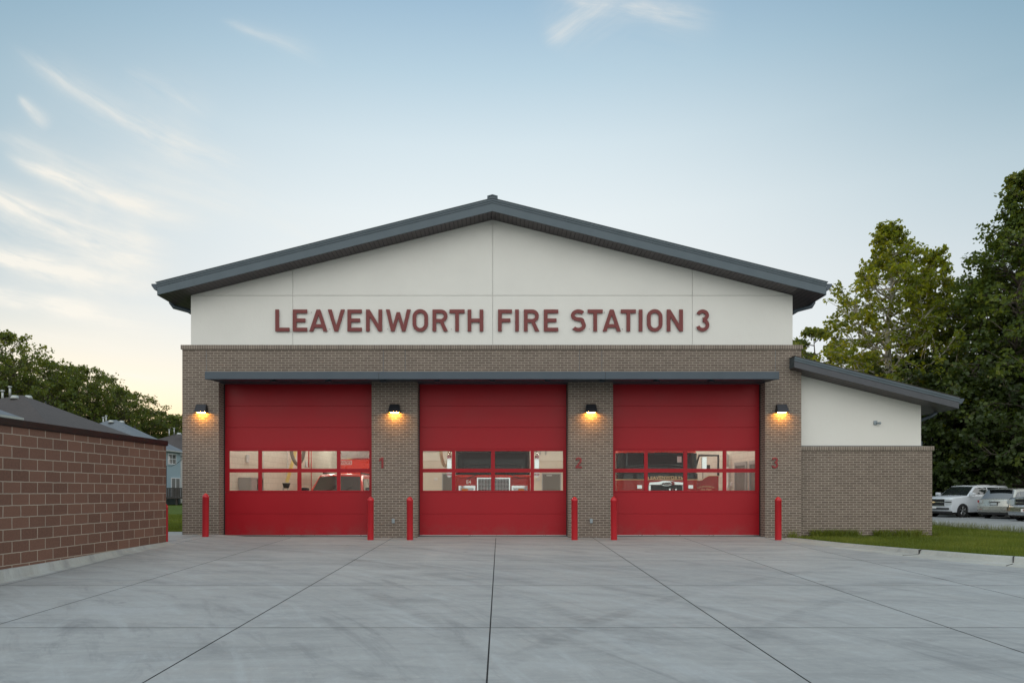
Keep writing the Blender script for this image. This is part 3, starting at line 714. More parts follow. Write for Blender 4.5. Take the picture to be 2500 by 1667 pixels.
m = MB(); m.tube([(12.80, .62, 3.70), (12.78, .62, 3.60), (12.62, .62, 3.50), (12.30, .62, 3.38), (12.24, .62, 3.30), (12.24, .62, 2.64)], .055, 4); m.build('downpipe', M_['dark_metal'], wr)

# interior of the bays
IB = 18.6
BX('bay_floor', M_['infloor'], st, (-8.7, 8.3, .44, IB, -.12, .015))
BX('bay_side_wall', M_['incmu'], st, (-8.81, -8.70, .383, IB, -.1, 5.33)); BX('bay_side_wall', M_['incmu'], st, (8.30, 8.36, .383, IB, -.1, 5.33))
BX('bay_back_wall', M_['inpaint'], st, (-8.69, 8.29, IB, IB+.1, 0, 3.03)); BX('bay_back_wall_upper', M_['inlight'], st, (-8.69, 8.29, IB-.04, IB+.1, 3.032, 5.33))
BX('bay_ceiling', M_['inlight'], st, (-8.8, 8.35, .383, 18.77, 5.335, 5.40))
fw = MB()
for a, b in ((-8.69, -8.10), (-3.53, -2.46), (2.07, 3.10), (7.66, 8.29)): fw.box(a, b, .3815, .45, .02, 5.33)
for a, b in ((-8.099, -3.531), (-2.459, 2.069), (3.101, 7.659)): fw.box(a, b, .3815, .45, 4.45, 5.33)
fw.build('bay_front_wall', M_['inlight'], st)
for (y0, y1) in ((3.55, 4.5), (2.2, 3.1)):
    d = BX('inner_door', M_['door_grey'], st, (8.262, 8.297, y0, y1, .02, 2.2))
    BX('door_frame', M_['cab_grey'], d, (8.235, 8.2985, y0-.08, y0-.002, .02, 2.32), (8.235, 8.2985, y1+.002, y1+.08, .02, 2.32), (8.235, 8.2985, y0-.002, y1+.002, 2.202, 2.32))
for (x0, x1) in ((2.4, 3.35), (-3.15, -2.2)):
    d = BX('inner_door', M_['door_grey'], st, (x0, x1, IB-.045, IB-.001, .02, 2.28))
    BX('door_frame', M_['cab_grey'], d, (x0-.06, x0-.001, IB-.06, IB-.0015, .02, 2.34), (x1+.001, x1+.06, IB-.06, IB-.0015, .02, 2.34), (x0-.001, x1+.001, IB-.06, IB-.0015, 2.282, 2.34))
    if x0 > 0: BX('door_closer', M_['vent_pale'], d, (x0+.2, x0+.5, IB-.12, IB-.061, 2.17, 2.24))
runs = [((x, IB-.08, 3.35 if x != 3.9 else 3.25), (x, IB-.08, 5.3), .035) for x in (2.05, 2.25, 2.55, 3.9, 4.1)]+[((a, IB-.13, z), (b, IB-.13, z), .02) for a, b, z in ((-4.6, -3.0, 3.55), (-4.6, -3.0, 3.75), (1.9, 4.6, 3.65), (1.9, 4.6, 3.85))]+[((-8.66, y, .02), (-8.66, y, 5.3), .02) for y in (5.6, 8.5)]
for a, b, r_ in runs: m = MB(); m.cyl(a, b, r_, n=8); m.build('conduit', M_['white_paint'], st)
for y, a, b, r_ in ((11.5, 2.4, 3.9, .03), (11.9, 1.2, 3.6, .02)): m = MB(); m.tube([(-8.64, y, a), (-8.64, y, b)], r_, 6); m.build('conduit', M_['engine_deep'], st)
for (x, y, z) in ((-8.62, 4.05, 2.45), (-8.62, 11.2, 2.55)):
    b = BX('wall_strobe', M_['white_paint'], st, (x-.07, x, y-.09, y+.09, z-.14, z+.12), bevel=.02)
for (x, z) in ((-3.55, 2.0), (2.15, 2.0), (3.6, 1.75)): BX('wall_box', M_['white_paint'], st, (x-.08, x+.08, IB-.1, IB-.002, z-.06, z+.06), bevel=.01)
BXS('wall_box', M_['white_paint'], st, (8.22, 8.297, 5.35, 5.5, 2.5, 2.66), (8.26, 8.297, 4.95, 5.1, 1.5, 1.65), bevel=.01)
m = MB(); m.cyl((8.18, 5.2, 0.02), (8.18, 5.2, 2.2), .09); m.cyl((8.18, 5.2, 2.2), (8.1, 5.2, 2.9), .09, .05); m.build('pipe_wrap', M_['white_paint'], st)

# ceiling lights
def ceiling_light():
    t = thing('ceiling_light', 'long white tube light under the ceiling of the engine bays', 'ceiling light', (0, 0, 4.95), 0, 'tube lights inside the engine bays')
    BX('housing', M_['white_paint'], t, (-.09, .09, -.62, .62, .0, .07)); BX('tube', M_['tube'], t, (-.07, .07, -.60, .60, -.035, -.002))
    BXS('hanger', M_['white_paint'], t, (-.01, .01, -.45, -.43, .07, .385), (-.01, .01, .43, .45, .07, .385))
    return t
c0 = ceiling_light(); first = True
for x in (-7.6, -2.9, 2.6, 7.0):
    for y in (1.7, 6.0, 10.5, 15.0):
        o = c0 if first else copy_tree(c0); first = False; o.location = (x, y, 4.95)

# ================================================================== LETTERING
def arc(cx, cz, rx, rz_, a0, a1, n=12):
    return [(cx+rx*math.cos(R(a0+(a1-a0)*i/n)), cz+rz_*math.sin(R(a0+(a1-a0)*i/n))) for i in range(n+1)]
def offs(line, t):
    L, Rr = [], []
    for i, p in enumerate(line):
        a = Vector(line[max(i-1, 0)]); b = Vector(line[min(i+1, len(line)-1)]); d = (b-a).normalized(); n_ = Vector((-d.y, d.x))*t/2
        L.append((p[0]+n_.x, p[1]+n_.y)); Rr.append((p[0]-n_.x, p[1]-n_.y))
    return L+Rr[::-1]
t_ = .172
def glyph(c):
    """outlines for one DIN-like capital, cap height 1: list of loops, returned with its width"""
    if c == 'L': return [[(0, 0), (.65, 0), (.65, t_), (t_, t_), (t_, 1), (0, 1)]], .65
    if c == 'E': return [[(0, 0), (.66, 0), (.66, t_), (t_, t_), (t_, .42), (.58, .42), (.58, .59), (t_, .59), (t_, 1-t_), (.66, 1-t_), (.66, 1), (0, 1)]], .66
    if c == 'F': return [[(0, 0), (t_, 0), (t_, .42), (.57, .42), (.57, .59), (t_, .59), (t_, 1-t_), (.64, 1-t_), (.64, 1), (0, 1)]], .64
    if c == 'I': return [[(0, 0), (t_, 0), (t_, 1), (0, 1)]], t_
    if c == 'T': return [[(.259, 0), (.431, 0), (.431, 1-t_), (.69, 1-t_), (.69, 1), (0, 1), (0, 1-t_), (.259, 1-t_)]], .69
    if c == 'H': return [[(0, 0), (t_, 0), (t_, .415), (.548, .415), (.548, 0), (.72, 0), (.72, 1), (.548, 1), (.548, .587), (t_, .587), (t_, 1), (0, 1)]], .72
    if c == 'N': return [[(0, 0), (t_, 0), (t_, .66), (.575, 0), (.74, 0), (.74, 1), (.568, 1), (.568, .34), (.165, 1), (0, 1)]], .74
    if c == 'V': return [[(.305, 0), (.475, 0), (.78, 1), (.598, 1), (.39, .27), (.182, 1), (0, 1)]], .78
    if c == 'W': return [[(.24, 0), (.40, 0), (.57, .60), (.74, 0), (.90, 0), (1.14, 1), (.962, 1), (.81, .30), (.645, .88), (.495, .88), (.33, .30), (.178, 1), (0, 1)]], 1.14
    if c == 'A': return [[(0, 0), (.185, 0), (.237, .17), (.593, .17), (.645, 0), (.83, 0), (.50, 1), (.33, 1)], [(.285, .33), (.415, .745), (.545, .33)]], .83
    if c == 'O':
        o = arc(.355, .655, .355, .36, 0, 180, 16)+arc(.355, .345, .355, .36, 180, 360, 16); i = arc(.355, .655, .183, .19, 0, 180, 14)+arc(.355, .345, .183, .19, 180, 360, 14)
        return [o, i], .71
    if c == 'R':
        o = [(0, 0), (t_, 0), (t_, .405), (.335, .405), (.515, 0), (.71, 0), (.50, .44)]+arc(.385, .705, .30, .295, -55, 90, 14)+[(0, 1)]
        i = [(t_, .57)]+arc(.385, .70, .13, .13, -90, 90, 10)+[(t_, .83)]
        return [o, i], .71
    if c == 'S':
        l = arc(.345, .735, .255, .185, 35, 200, 14)+[(.13, .63)]+arc(.345, .655, .20, .10, 215, 250, 3)+arc(.365, .455, .20, .10, 75, 40, 3)+arc(.345, .275, .255, .195, 30, -145, 16)
        return [offs(l, t_)], .68
    if c == '3':
        l = arc(.30, .745, .205, .175, 160, -62, 14)+[(.30, .545), (.40, .52)]+arc(.30, .29, .215, .21, 58, -160, 16)
        return [offs(arc(.30, .735, .21, .185, 165, -88, 16), t_*.95), offs(arc(.30, .295, .225, .215, 88, -165, 16), t_*.95)], .60
    if c == '2':
        l = arc(.30, .72, .215, .20, 170, -32, 14)+[(.30, .36), (.10, .09)]
        return [offs(l, t_), [(.02, 0), (.60, 0), (.60, t_-.002), (.02, t_-.002)]], .60
    if c == '1': return [[(.22, 0), (.40, 0), (.40, 1), (.25, 1), (.02, .80), (.02, .61), (.22, .77)]], .44
def glyph_obj(c, h, name, m_, parent, x, y, z, depth=.03, bev=.004):
    loops, wd = glyph(c)
    if c in '32':   # two strokes that would cross are filled one by one, the second 1 mm thinner
        groups = [[loops[0]], [loops[1]]]
    else: groups = [loops]
    mb = MB()
    for gi, lp in enumerate(groups):
        cu = bpy.data.curves.new('g', 'CURVE'); cu.dimensions = '2D'; cu.fill_mode = 'BOTH'; cu.extrude = depth/2-bev-gi*.001; cu.bevel_depth = bev; cu.bevel_resolution = 1
        for l_ in lp:
            s_ = cu.splines.new('POLY'); s_.points.add(len(l_)-1); s_.use_cyclic_u = True
            for p, q in zip(s_.points, l_): p.co = (q[0]*h, q[1]*h, 0, 1)
        cu.offset = -bev
        to = bpy.data.objects.new('g', cu); col.objects.link(to); dg = bpy.context.evaluated_depsgraph_get(); me = bpy.data.meshes.new_from_object(to.evaluated_get(dg))
        Mg = Matrix.Translation((x, y, z)) @ Matrix.Rotation(R(90), 4, 'X')
        mb.add([Mg @ v_.co for v_ in me.vertices], [tuple(p.vertices) for p in me.polygons])
        bpy.data.objects.remove(to); bpy.data.curves.remove(cu); bpy.data.meshes.remove(me)
    return mb.build(name, m_, parent), wd*h
sg = thing('building_sign', 'raised dark red lettering reading LEAVENWORTH FIRE STATION 3 on the white gable', 'sign', (0, 0, 0))
LH = .624; LZ0 = 1.3+(1200-807.4)/86.0
pos6 = [('L', 836), ('E', 948), ('A', 1054), ('V', 1172), ('E', 1298), ('N', 1417), ('W', 1544), ('O', 1715), ('R', 1843), ('T', 1952), ('H', 2068)]
pos7 = [('F', 163), ('I', 267), ('R', 320), ('E', 441), ('S', 605), ('T', 707), ('A', 798), ('T', 908), ('I', 1017), ('O', 1067), ('N', 1187), ('3', 1365)]
for c, p in [(c, 350+q/2.6133) for c, q in pos6]+[(c, 1150+q/2.4758) for c, q in pos7]:
    glyph_obj(c, LH, 'letter', M_['letter'], sg, (p-1220)/86.0, .06, LZ0)
for q in [350+q/2.6133 for c, q in pos6]+[1150+q/2.4758 for c, q in pos7]:
    for z in (.12, .88): m = MB(); m.cyl(((q-1220)/86.0+.05, .07, LZ0+LH*z), ((q-1220)/86.0+.05, .104, LZ0+LH*z), .008, n=6); m.build('standoff', M_['steel_dark'], sg)
for c, px, wd, lab in (('1', 925.3, .145, 'red number 1 fixed to the brick pier between the left and middle doors'), ('2', 1404.5, .19, 'red number 2 fixed to the brick pier between the middle and right doors'), ('3', 1883.5, .19, 'red number 3 fixed to the brick pier right of the right-hand door')):
    o, _ = glyph_obj(c, .31, 'bay_number', M_['number'], None, (px-1220)/86, -.018, 1.3+(1200-1142.6)/86, .022, .003)
    tag(o, lab, 'sign', 'bay numbers on the brick piers')

# ================================================================== SMALL THINGS ON THE WALLS
def wall_lamp():
    t = thing('wall_lamp', '', 'wall lamp', (0, 0, 0), 0, 'lit wall lamps on the brick piers')
    m = MB(); w0, w1, d0, d1, H = .135, .165, .09, .205, .235
    vs = [(-w1, -d1, 0), (w1, -d1, 0), (w1, 0, 0), (-w1, 0, 0), (-w0, -d0, H), (w0, -d0, H), (w0, 0, H), (-w0, 0, H)]
    iv = [(-w1+.012, -d1+.012, 0), (w1-.012, -d1+.012, 0), (w1-.012, -.012, 0), (-w1+.012, -.012, 0), (-w1+.02, -d1+.02, .03), (w1-.02, -d1+.02, .03), (w1-.02, -.02, .03), (-w1+.02, -.02, .03)]
    m.add(vs+iv, [(4, 5, 6, 7), (0, 1, 5, 4), (1, 2, 6, 5), (2, 3, 7, 6), (3, 0, 4, 7), (0, 8, 9, 1), (1, 9, 10, 2), (2, 10, 11, 3), (3, 11, 8, 0), (8, 12, 13, 9), (9, 13, 14, 10), (10, 14, 15, 11), (11, 15, 12, 8), (12, 15, 14, 13)])
    m.build('lamp_housing', M_['steel_dark'], t, weld=True)
    m = MB(); m.box(-.115, .115, -.125, -.045, .004, .028); m.build('lamp_lens', M_['glow'], t, bevel=.006)
    return t
l0 = wall_lamp()
for i, (px, lab) in enumerate(((487, 'lit black wall lamp on the outer brick pier left of all three red doors'), (961.5, 'lit black wall lamp above the number 1 on the brick pier'), (1444.5, 'lit black wall lamp above the number 2 on the brick pier'), (1913, 'lit black wall lamp above the number 3 on the brick pier'))):
    o = l0 if i == 0 else copy_tree(l0); o['label'] = lab
    o.location = ((px-1220)/86.8, -.002, 1.3+(1200-1006)/86.8)
def outlet(px, lab):
    t = thing('outlet_box', lab, 'outlet', ((px-1220)/86, 0, 1.3-71/86), 0, 'weatherproof outlets low on the piers')
    BX('outlet_cover', M_['grey_box'], t, (-.04, .04, -.045, -.001, -.065, .065), bevel=.008); BX('cover_lid', M_['grey_box'], t, (-.028, .028, -.052, -.0455, -.052, -.01))
outlet(960.2, 'grey outlet box low on the pier between the left and middle doors')
outlet(1443.5, 'grey outlet box low on the pier between the middle and right doors')
t = thing('security_camera', 'small grey security camera on the white wall of the side wing', 'camera', ((2137-1220)/84.5, .32, 1.3+168/84.5))
BX('camera_mount', M_['grey_box'], t, (-.06, .04, -.04, -.001, -.06, .06), bevel=.01)
m = MB(); m.cyl((.02, -.04, -.01), (.075, -.12, -.02), .026, n=12); m.cyl((.06, -.10, -.018), (.085, -.13, -.022), .034, .03, n=12); m.build('camera_body', M_['grey_box'], t)
def bollard():
    t = thing('bollard', '', 'bollard', (0, 0, 0), 0, 'red bollards in front of the station')
    m = MB(); r = .0855; m.lathe([(r, -.3), (r, 1.06), (r+.004, 1.064), (r+.004, 1.09), (r, 1.10), (r*.86, 1.13), (r*.5, 1.165), (r*.12, 1.18)], 24)
    m.build('bollard_sleeve', M_['bollard'], t); return t
b0 = bollard()
for i, (x, y, z, lab) in enumerate(((-8.06, -.70, None, 'red bollard in front of the outer pier left of the left-hand door'), (-3.54, -.70, None, 'red bollard at the right edge of the left-hand door'), (-2.46, -.70, None, 'red bollard just left of the middle door below the number 1 pier'), (2.05, -.70, None, 'red bollard at the right edge of the middle door'), (3.13, -.70, None, 'red bollard at the left edge of the right-hand door'), (7.62, -.72, None, 'red bollard beside the grass in front of the number 3 pier'), (-8.302, -2.50, -.16, 'red bollard half hidden behind the end of the brown block wall'))):
    o = b0 if i == 0 else copy_tree(b0); o['label'] = lab; o.location = (x, y, hgt(x, y) if z is None else z); o.rotation_euler = (R(.3*math.sin(i*2.1)), R(.35*math.cos(i*1.7)), i)

# ================================================================== BLOCK WALL
bwall = thing('block_wall', 'brown split-face block enclosure wall with a dark metal coping at the left edge', 'wall', (-8.16, -2.7, 0), -.0377)
m = MB(); m.box(-.2, 0, -13, 0, -.7, 2.44); m.box(-6, -.2, -.2, -.001, -.7, 2.44); m.build('block_masonry', M_['cmu'], bwall, uvoff=(.14, -.05))
m = MB(); m.box(-.235, .032, -9.6, .035, 2.428, 2.545); m.box(-.235, .032, -13, -9.604, 2.428, 2.545); m.box(-6, -.236, -.236, .034, 2.428, 2.545); m.box(-.03, .022, -12.9, .02, 2.415, 2.4275); m.build('coping', M_['cap_brown'], bwall, bevel=.004)
# kerb along its foot
wk = MB(); wk.smooth = True; vs = []; NS = 44
for i in range(NS+1):
    y = -2.62-10.3*i/NS; xw = -8.16+(y+2.7)*.0377+.0; zt = .075-.075*sstep(0, 5.3, -2.7-y)-.0235*max(0, -8-y); gr = hgt(-8.0, y); e = .10+.03*math.sin(i*.9)
    for (o_, z_) in ((-.05, zt), (.03, zt-.004), (.06, zt-.03), (.08+.02*sstep(0, 5, -2.7-y), gr+.02), (.11, gr+.004), (.24, gr+.002), (.26, gr-.03)): vs.append((xw+o_, y, z_))
wk.add(vs, [(i*7+k, i*7+k+1, (i+1)*7+k+1, (i+1)*7+k) for i in range(NS) for k in range(6)])
tag(wk.build('kerb', M_['kerb']), kind='structure')
# ================================================================== HOUSES
def on_roof_mesh(mb, p, kind):
    x, y, z = p
    if kind == 'pipe': mb.cyl((x, y, z-.3), (x, y, z+.45), .07, n=10); mb.cyl((x, y, z+.42), (x, y, z+.52), .13, .12, n=10)
    elif kind == 'boot': mb.cyl((x, y, z-.05), (x, y, z+.35), .06, n=8); mb.cyl((x, y, z-.1), (x, y, z+.06), .2, .08, n=8)
    else: mb.cyl((x, y, z-.12), (x, y, z+.13), .30, .20, n=12)
def house(label, Xe, d1, d2, Xa, Xb, Xl, ze, zr_, rmat, wmat, vents, gutter=None):
    y1, y2 = d1-D0, d2-D0; ym = (y1+y2)/2
    t = thing('house', label, 'house', ((Xe+Xl)/2, ym, 0), 0, 'houses beyond the block wall'); L = t.location.copy(); Mi = Matrix.Translation(-L); t['group'] = 'houses beyond the block wall'
    m = MB(); m.box(Xl+.4, Xe-.4, y1+.4, y2-.4, -.3, ze-.02); m.build('wall', wmat, t, M=Mi)
    m = MB(); e = [(Xe, y1, ze), (Xe, y2, ze), (Xl, y2, ze), (Xl, y1, ze)]; r_ = [(Xa, ym, zr_), (Xb, ym, zr_)]
    m.add(e+r_, [(0, 1, 4), (1, 2, 5, 4), (2, 3, 5), (3, 0, 4, 5)]); m.add([(p[0], p[1], p[2]-.14) for p in e], [(3, 2, 1, 0)])
    b = len(m.v)-4; m.f += [[0, 6, 7, 1], [1, 7, 8, 2], [2, 8, 9, 3], [3, 9, 6, 0]]; m.mi += [0]*4; m.sm += [False]*4
    rf = m.build('roof', rmat, t, M=Mi)
    m = MB(); gm = gutter or M_['vent_pale']
    m.box(Xe+.001, Xe+.10, y1, y2, ze-.15, ze-.02); m.build('gutter', gm, rf, M=Mi)
    m = MB(); m.box(Xl, Xe+.10, y1-.10, y1-.001, ze-.15, ze-.02); m.build('gutter', gm, rf, M=Mi)
    for (p, k) in vents:
        m = MB(); on_roof_mesh(m, p, k); m.build({'pipe': 'flue_pipe', 'boot': 'vent_pipe', 'vent': 'roof_vent'}[k], M_['vent_pale'] if k != 'boot' else M_['black'], rf, M=Mi)
    return t, Mi
def P(px, py, d): return ((px-1220)/1667*d, d-D0, 1.3+(1200-py)/1667*d)
white_sid = plain('white_siding', (.5, .5, .48), .6, 0, .05, 2)
hA, MA = house('house with a dark brown hip roof and pale vents standing behind the block wall', -28.7, 43.4, 54, -34.0, -34.35, -40.5, 5.6, 8.17, M_['shingle_brown'], white_sid,
    [(P(24, 960, 49.5), 'pipe'), (P(6, 970, 49), 'pipe'), (P(36, 970, 48), 'vent'), (P(69, 970, 49), 'vent'), (P(111, 991, 50.5), 'boot')], M_['cap_brown'])
hB, MB_ = house('nearest house with a pale gutter at the far left edge above the block wall', -27.7, 29, 39.6, -33, -33.4, -39, 5.6, 8.17, M_['shingle_grey'], white_sid, [])
hC, MC = house('pale blue house with a grey hip roof between the block wall and the station', -34, 66, 74, -39.3, -40, -46, 5.6, 8.65, M_['shingle_grey'], M_['siding'],
    [(P(259, 1026, 72), 'pipe'), (P(252, 1030, 71.5), 'pipe'), (P(271, 1029, 69.5), 'vent'), (P(297, 1030, 71), 'vent'), (P(329, 1048, 71.6), 'boot')])
hD, MD = house('farthest house, a dark roof with two flues just left of the station wall', -30.5, 78, 90, -36, -39.5, -45, 5.6, 8.5, M_['shingle_brown'], white_sid,
    [(P(413, 1058, 83), 'pipe'), (P(425, 1055, 83.4), 'pipe'), (P(437, 1059, 82), 'vent')])
# openings of the blue house (in its own coordinates)
JOINED = ('frame', 'carcass', 'grille_frame', 'cover')
def wbox(name, m_, par, Mi, *bs):
    if name in JOINED:
        mb = MB()
        for b_ in bs: mb.box(*b_)
        return mb.build(name, m_, par, M=Mi)
    out = []
    for b_ in bs: mb = MB(); mb.box(*b_); out.append(mb.build(name, m_, par, M=Mi))
    return out[0]
def opening(par, Mi, X0, y0, y1, z0, z1, name='window', mull=1):
    w_ = wbox(name, M_['carglass'], par, Mi, (X0, X0+.03, y0, y1, z0, z1))
    fr = [(X0+.002, X0+.07, y0-.09, y0-.001, z0-.09, z1+.09), (X0+.002, X0+.07, y1+.001, y1+.09, z0-.09, z1+.09), (X0+.002, X0+.07, y0, y1, z0-.09, z0-.001), (X0+.002, X0+.07, y0, y1, z1+.001, z1+.09)]
    for k in range(mull): yy = y0+(y1-y0)*(k+1)/(mull+1); fr.append((X0+.031, X0+.06, yy-.05, yy+.05, z0, z1))
    if name == 'window': fr.append((X0+.0605, X0+.068, y0+.001, y1-.001, (z0+z1)/2-.03, (z0+z1)/2+.03))
    wbox('frame', M_['white_paint'], w_, Mi, *fr); return w_
hc = -34.4
opening(hC, MC, hc, 51.4, 53.0, 4.25, 5.20); opening(hC, MC, hc, 52.1, 53.9, .80, 2.70, 'patio_door'); opening(hC, MC, hc, 47.6, 48.8, 4.25, 5.2)
wbox('corner_board', M_['white_paint'], hC, MC, (hc+.001, hc+.05, 46.4, 46.55, -.2, 5.5), (hc+.001, hc+.05, 54.5, 54.6, -.2, 5.5))
# deck behind the blue house
dk = thing('wooden_deck', 'dark wooden deck with a board railing against the pale blue house', 'deck', (-31.3, 51, 0)); Mi = Matrix.Translation((31.3, -51, 0))
wbox('deck_floor', M_['wood_dark'], dk, Mi, (-34.3, -28.6, 47, 55.5, .62, .76))
for (x, y) in ((-28.8, 47.2), (-28.8, 51), (-28.8, 55.2), (-31.5, 47.2)): wbox('post', M_['wood_dark'], dk, Mi, (x-.08, x+.08, y-.08, y+.08, -.2, .618))
m = MB()
for k in range(34): y = 47.1+k*.17; m.box(-28.68, -28.64, y, y+.13, .77, 1.62)
for k in range(34): x = -34.2+k*.165; m.box(x, x+.125, 47.02, 47.06, .77, 1.62)
m.build('railing_boards', M_['wood_dark'], dk, M=Mi); wbox('hand_rail', M_['wood_dark'], dk, Mi, (-28.74, -28.60, 47.0, 53.0, 1.625, 1.70), (-34.3, -28.75, 46.98, 47.12, 1.625, 1.70))
gr = thing('barbecue', 'dark covered barbecue standing on the wooden deck of the blue house', 'barbecue', (-30.2, 49, .765)); m = MB(); m.box(-.5, .5, -.3, .3, .05, .8); m.prism([(-.45, .8), (.45, .8), (.35, 1.1), (-.35, 1.1)], -.28, .28); m.build('cover', M_['black'], gr, bevel=.05)
# service wire to the blue house
m = MB(); pts = [(-34.2+.0, 50.3, 4.0)]; m.tube([(-34.3, 51.0, 4.0), (-33.2, 49.5, 3.85), (-31, 46, 3.95), (-27, 40, 4.6)], .022, 5); m.tube([(-34.33, 50.9, 4.0), (-34.33, 50.9, .9)], .03, 5)
tag(m.build('service_wire', M_['black'], None), 'thin dark wire running to the wall of the pale blue house', 'wire')

# ================================================================== TREES
def leaf_mesh(name, C_, Rr, counts, size, rng, m_, parent, flat=.75):
    """leaf-sized faces scattered through clumps: C_ centres (n,3), Rr radii"""
    idx = np.repeat(np.arange(len(C_)), counts); n = len(idx)
    d = rng.normal(size=(n, 3)); d /= np.linalg.norm(d, axis=1)[:, None]; rad = rng.random(n)**.45
    P_ = C_[idx]+d*(rad*Rr[idx])[:, None]*np.array([1, 1, flat])
    nrm = rng.normal(size=(n, 3))+np.array([0, 0, .7])+d*.5; nrm /= np.linalg.norm(nrm, axis=1)[:, None]
    a = rng.normal(size=(n, 3)); a -= nrm*(a*nrm).sum(1)[:, None]; a /= np.linalg.norm(a, axis=1)[:, None]; b = np.cross(nrm, a)
    s = (size*(.55+.9*rng.random(n)))[:, None]
    v = np.stack([P_-a*s*.5, P_-b*s*.42+nrm*s*.10, P_+a*s*.5, P_+b*s*.42+nrm*s*.10], 1).reshape(-1, 3)
    me = bpy.data.meshes.new(name); me.vertices.add(n*4); me.vertices.foreach_set('co', v.astype(np.float32).ravel())
    me.loops.add(n*4); me.loops.foreach_set('vertex_index', np.arange(n*4, dtype=np.int32)); me.polygons.add(n)
    me.polygons.foreach_set('loop_start', np.arange(n, dtype=np.int32)*4)
    me.update(calc_edges=True)
    ct = rng.random(len(C_)); tone = np.clip(ct[idx]*.65+rng.random(n)*.4, 0, 1)
    at = me.attributes.new('tone', 'FLOAT', 'POINT'); at.data.foreach_set('value', np.repeat(tone, 4).astype(np.float32))
    me.materials.append(m_); o = bpy.data.objects.new(name, me); col.objects.link(o)
    if parent is not None: o.parent = parent
    return o
def tree(name, label, loc, h, r, zb, nleaf, size, lmat, bmat, seed, shape='round', group=None, clump=.75, dens=1.0, lean=(0, 0), low=0, limbs=26, subs=8, zj=.5):
    rng = np.random.default_rng(seed); rnd = random.Random(seed)
    t = thing(name, label, 'tree', loc, 0, group)
    tk = MB(); n = 9; tp = []
    wob = [(rnd.uniform(-.04, .04)*h*.3, rnd.uniform(-.04, .04)*h*.3) for _ in range(n+1)]
    for i in range(n+1):
        f = i/n; tp.append(Vector((wob[i][0]*f+lean[0]*f, wob[i][1]*f+lean[1]*f, h*.93*f-.3*(i == 0))))
    r0 = h*.016+.06
    tk.tube(tp, [max(.02, r0*(1-f/n)**.8*(1.25 if f == 0 else 1)) for f in range(n+1)], 9)
    def trunk_at(z):
        f = max(0, min(.999, z/(h*.93)))*n; i = int(f); return tp[i].lerp(tp[i+1], f-i)
    def prof(f):   # f 0 at crown base, 1 at top
        if shape == 'cone': return (1-f)**.82*min(1, .70+f*2)
        if shape == 'spire': return (1-f**1.3)*min(1, .5+f*2.5)*.95
        return math.sqrt(max(0, 1-(2*f*.93-.80)**2*.98))*1.0 if f > .1 else .75
    C_, Rd = [], []
    for k in range(limbs):
        f = (k+.5)/limbs; f = f**.9; z = zb+(h-zb)*f*.96; az = k*2.39996+rnd.uniform(-.4, .4)
        Ln = r*prof(f)*rnd.uniform(.70, 1.18); Ln = max(Ln, .5)
        rise = Ln*rnd.uniform(.15, .55)*(1 if f > .25 else .2); zs = max(z-rise, zb*.7); p0 = trunk_at(zs); d = Vector((math.cos(az), math.sin(az), 0))
        pts = [p0+d*Ln*s_+Vector((rnd.uniform(-.12, .12)*Ln*s_, rnd.uniform(-.12, .12)*Ln*s_, rise*s_**.8+rnd.uniform(-.05, .05)*Ln)) for s_ in (0, .28, .55, .8, 1.0)]
        br = max(.025, r0*.42*(1-f*.7)); tk.tube(pts, [br, br*.7, br*.45, br*.28, .015], 5)
        for q in range(subs):
            s_ = .22+.78*(q+.6)/subs; i = min(3, int(s_*4)); b0_ = pts[i].lerp(pts[i+1], s_*4-i if s_ < 1 else 1)
            a2 = az+rnd.choice((-1, 1))*rnd.uniform(.4, 1.25); l2 = Ln*rnd.uniform(.18, .38)*(1.15-s_*.4)+.3
            e = b0_+Vector((math.cos(a2)*l2, math.sin(a2)*l2, rnd.uniform(-.15-(zj-.5)*.6, zj)*l2)); tk.tube([b0_, b0_.lerp(e, .5)+Vector((0, 0, .08*l2)), e], [.03, .02, .008], 4)
            C_.append(e); Rd.append(clump*rnd.uniform(.6, 1.25)*(1 if f < .85 else .65))
            if rnd.random() < .6: C_.append(b0_.lerp(e, .45)+Vector((0, 0, .15))); Rd.append(clump*rnd.uniform(.5, .9))
        C_.append(pts[-1]); Rd.append(clump*rnd.uniform(.55, 1.0))
    for k in range(7): C_.append(tp[-1]+Vector((rnd.uniform(-.35, .35), rnd.uniform(-.35, .35), rnd.uniform(-.6, 1)*h*.045))); Rd.append(clump*.42)
    for k in range(low):
        az = k*2.4; rr = r*rnd.uniform(.35, 1.05); C_.append(Vector((math.cos(az)*rr, math.sin(az)*rr, rnd.uniform(.4, zb+1.5)))); Rd.append(clump*rnd.uniform(.9, 1.5))
    C_ = np.array([tuple(c) for c in C_]); Rd = np.array(Rd); w_ = Rd**2; cnt = np.maximum(6, (nleaf*w_/w_.sum()*rng.uniform(.6, 1.4, len(w_)))).astype(int)
    tk.build('trunk', bmat, t)
    leaf_mesh('crown', C_, Rd, cnt, size, rng, lmat, t); return t
def PX(px, d): return (px-1220)/1667*d
def H(py, d, base=-.3): return 1.3+(1200-py)/1667*d-base
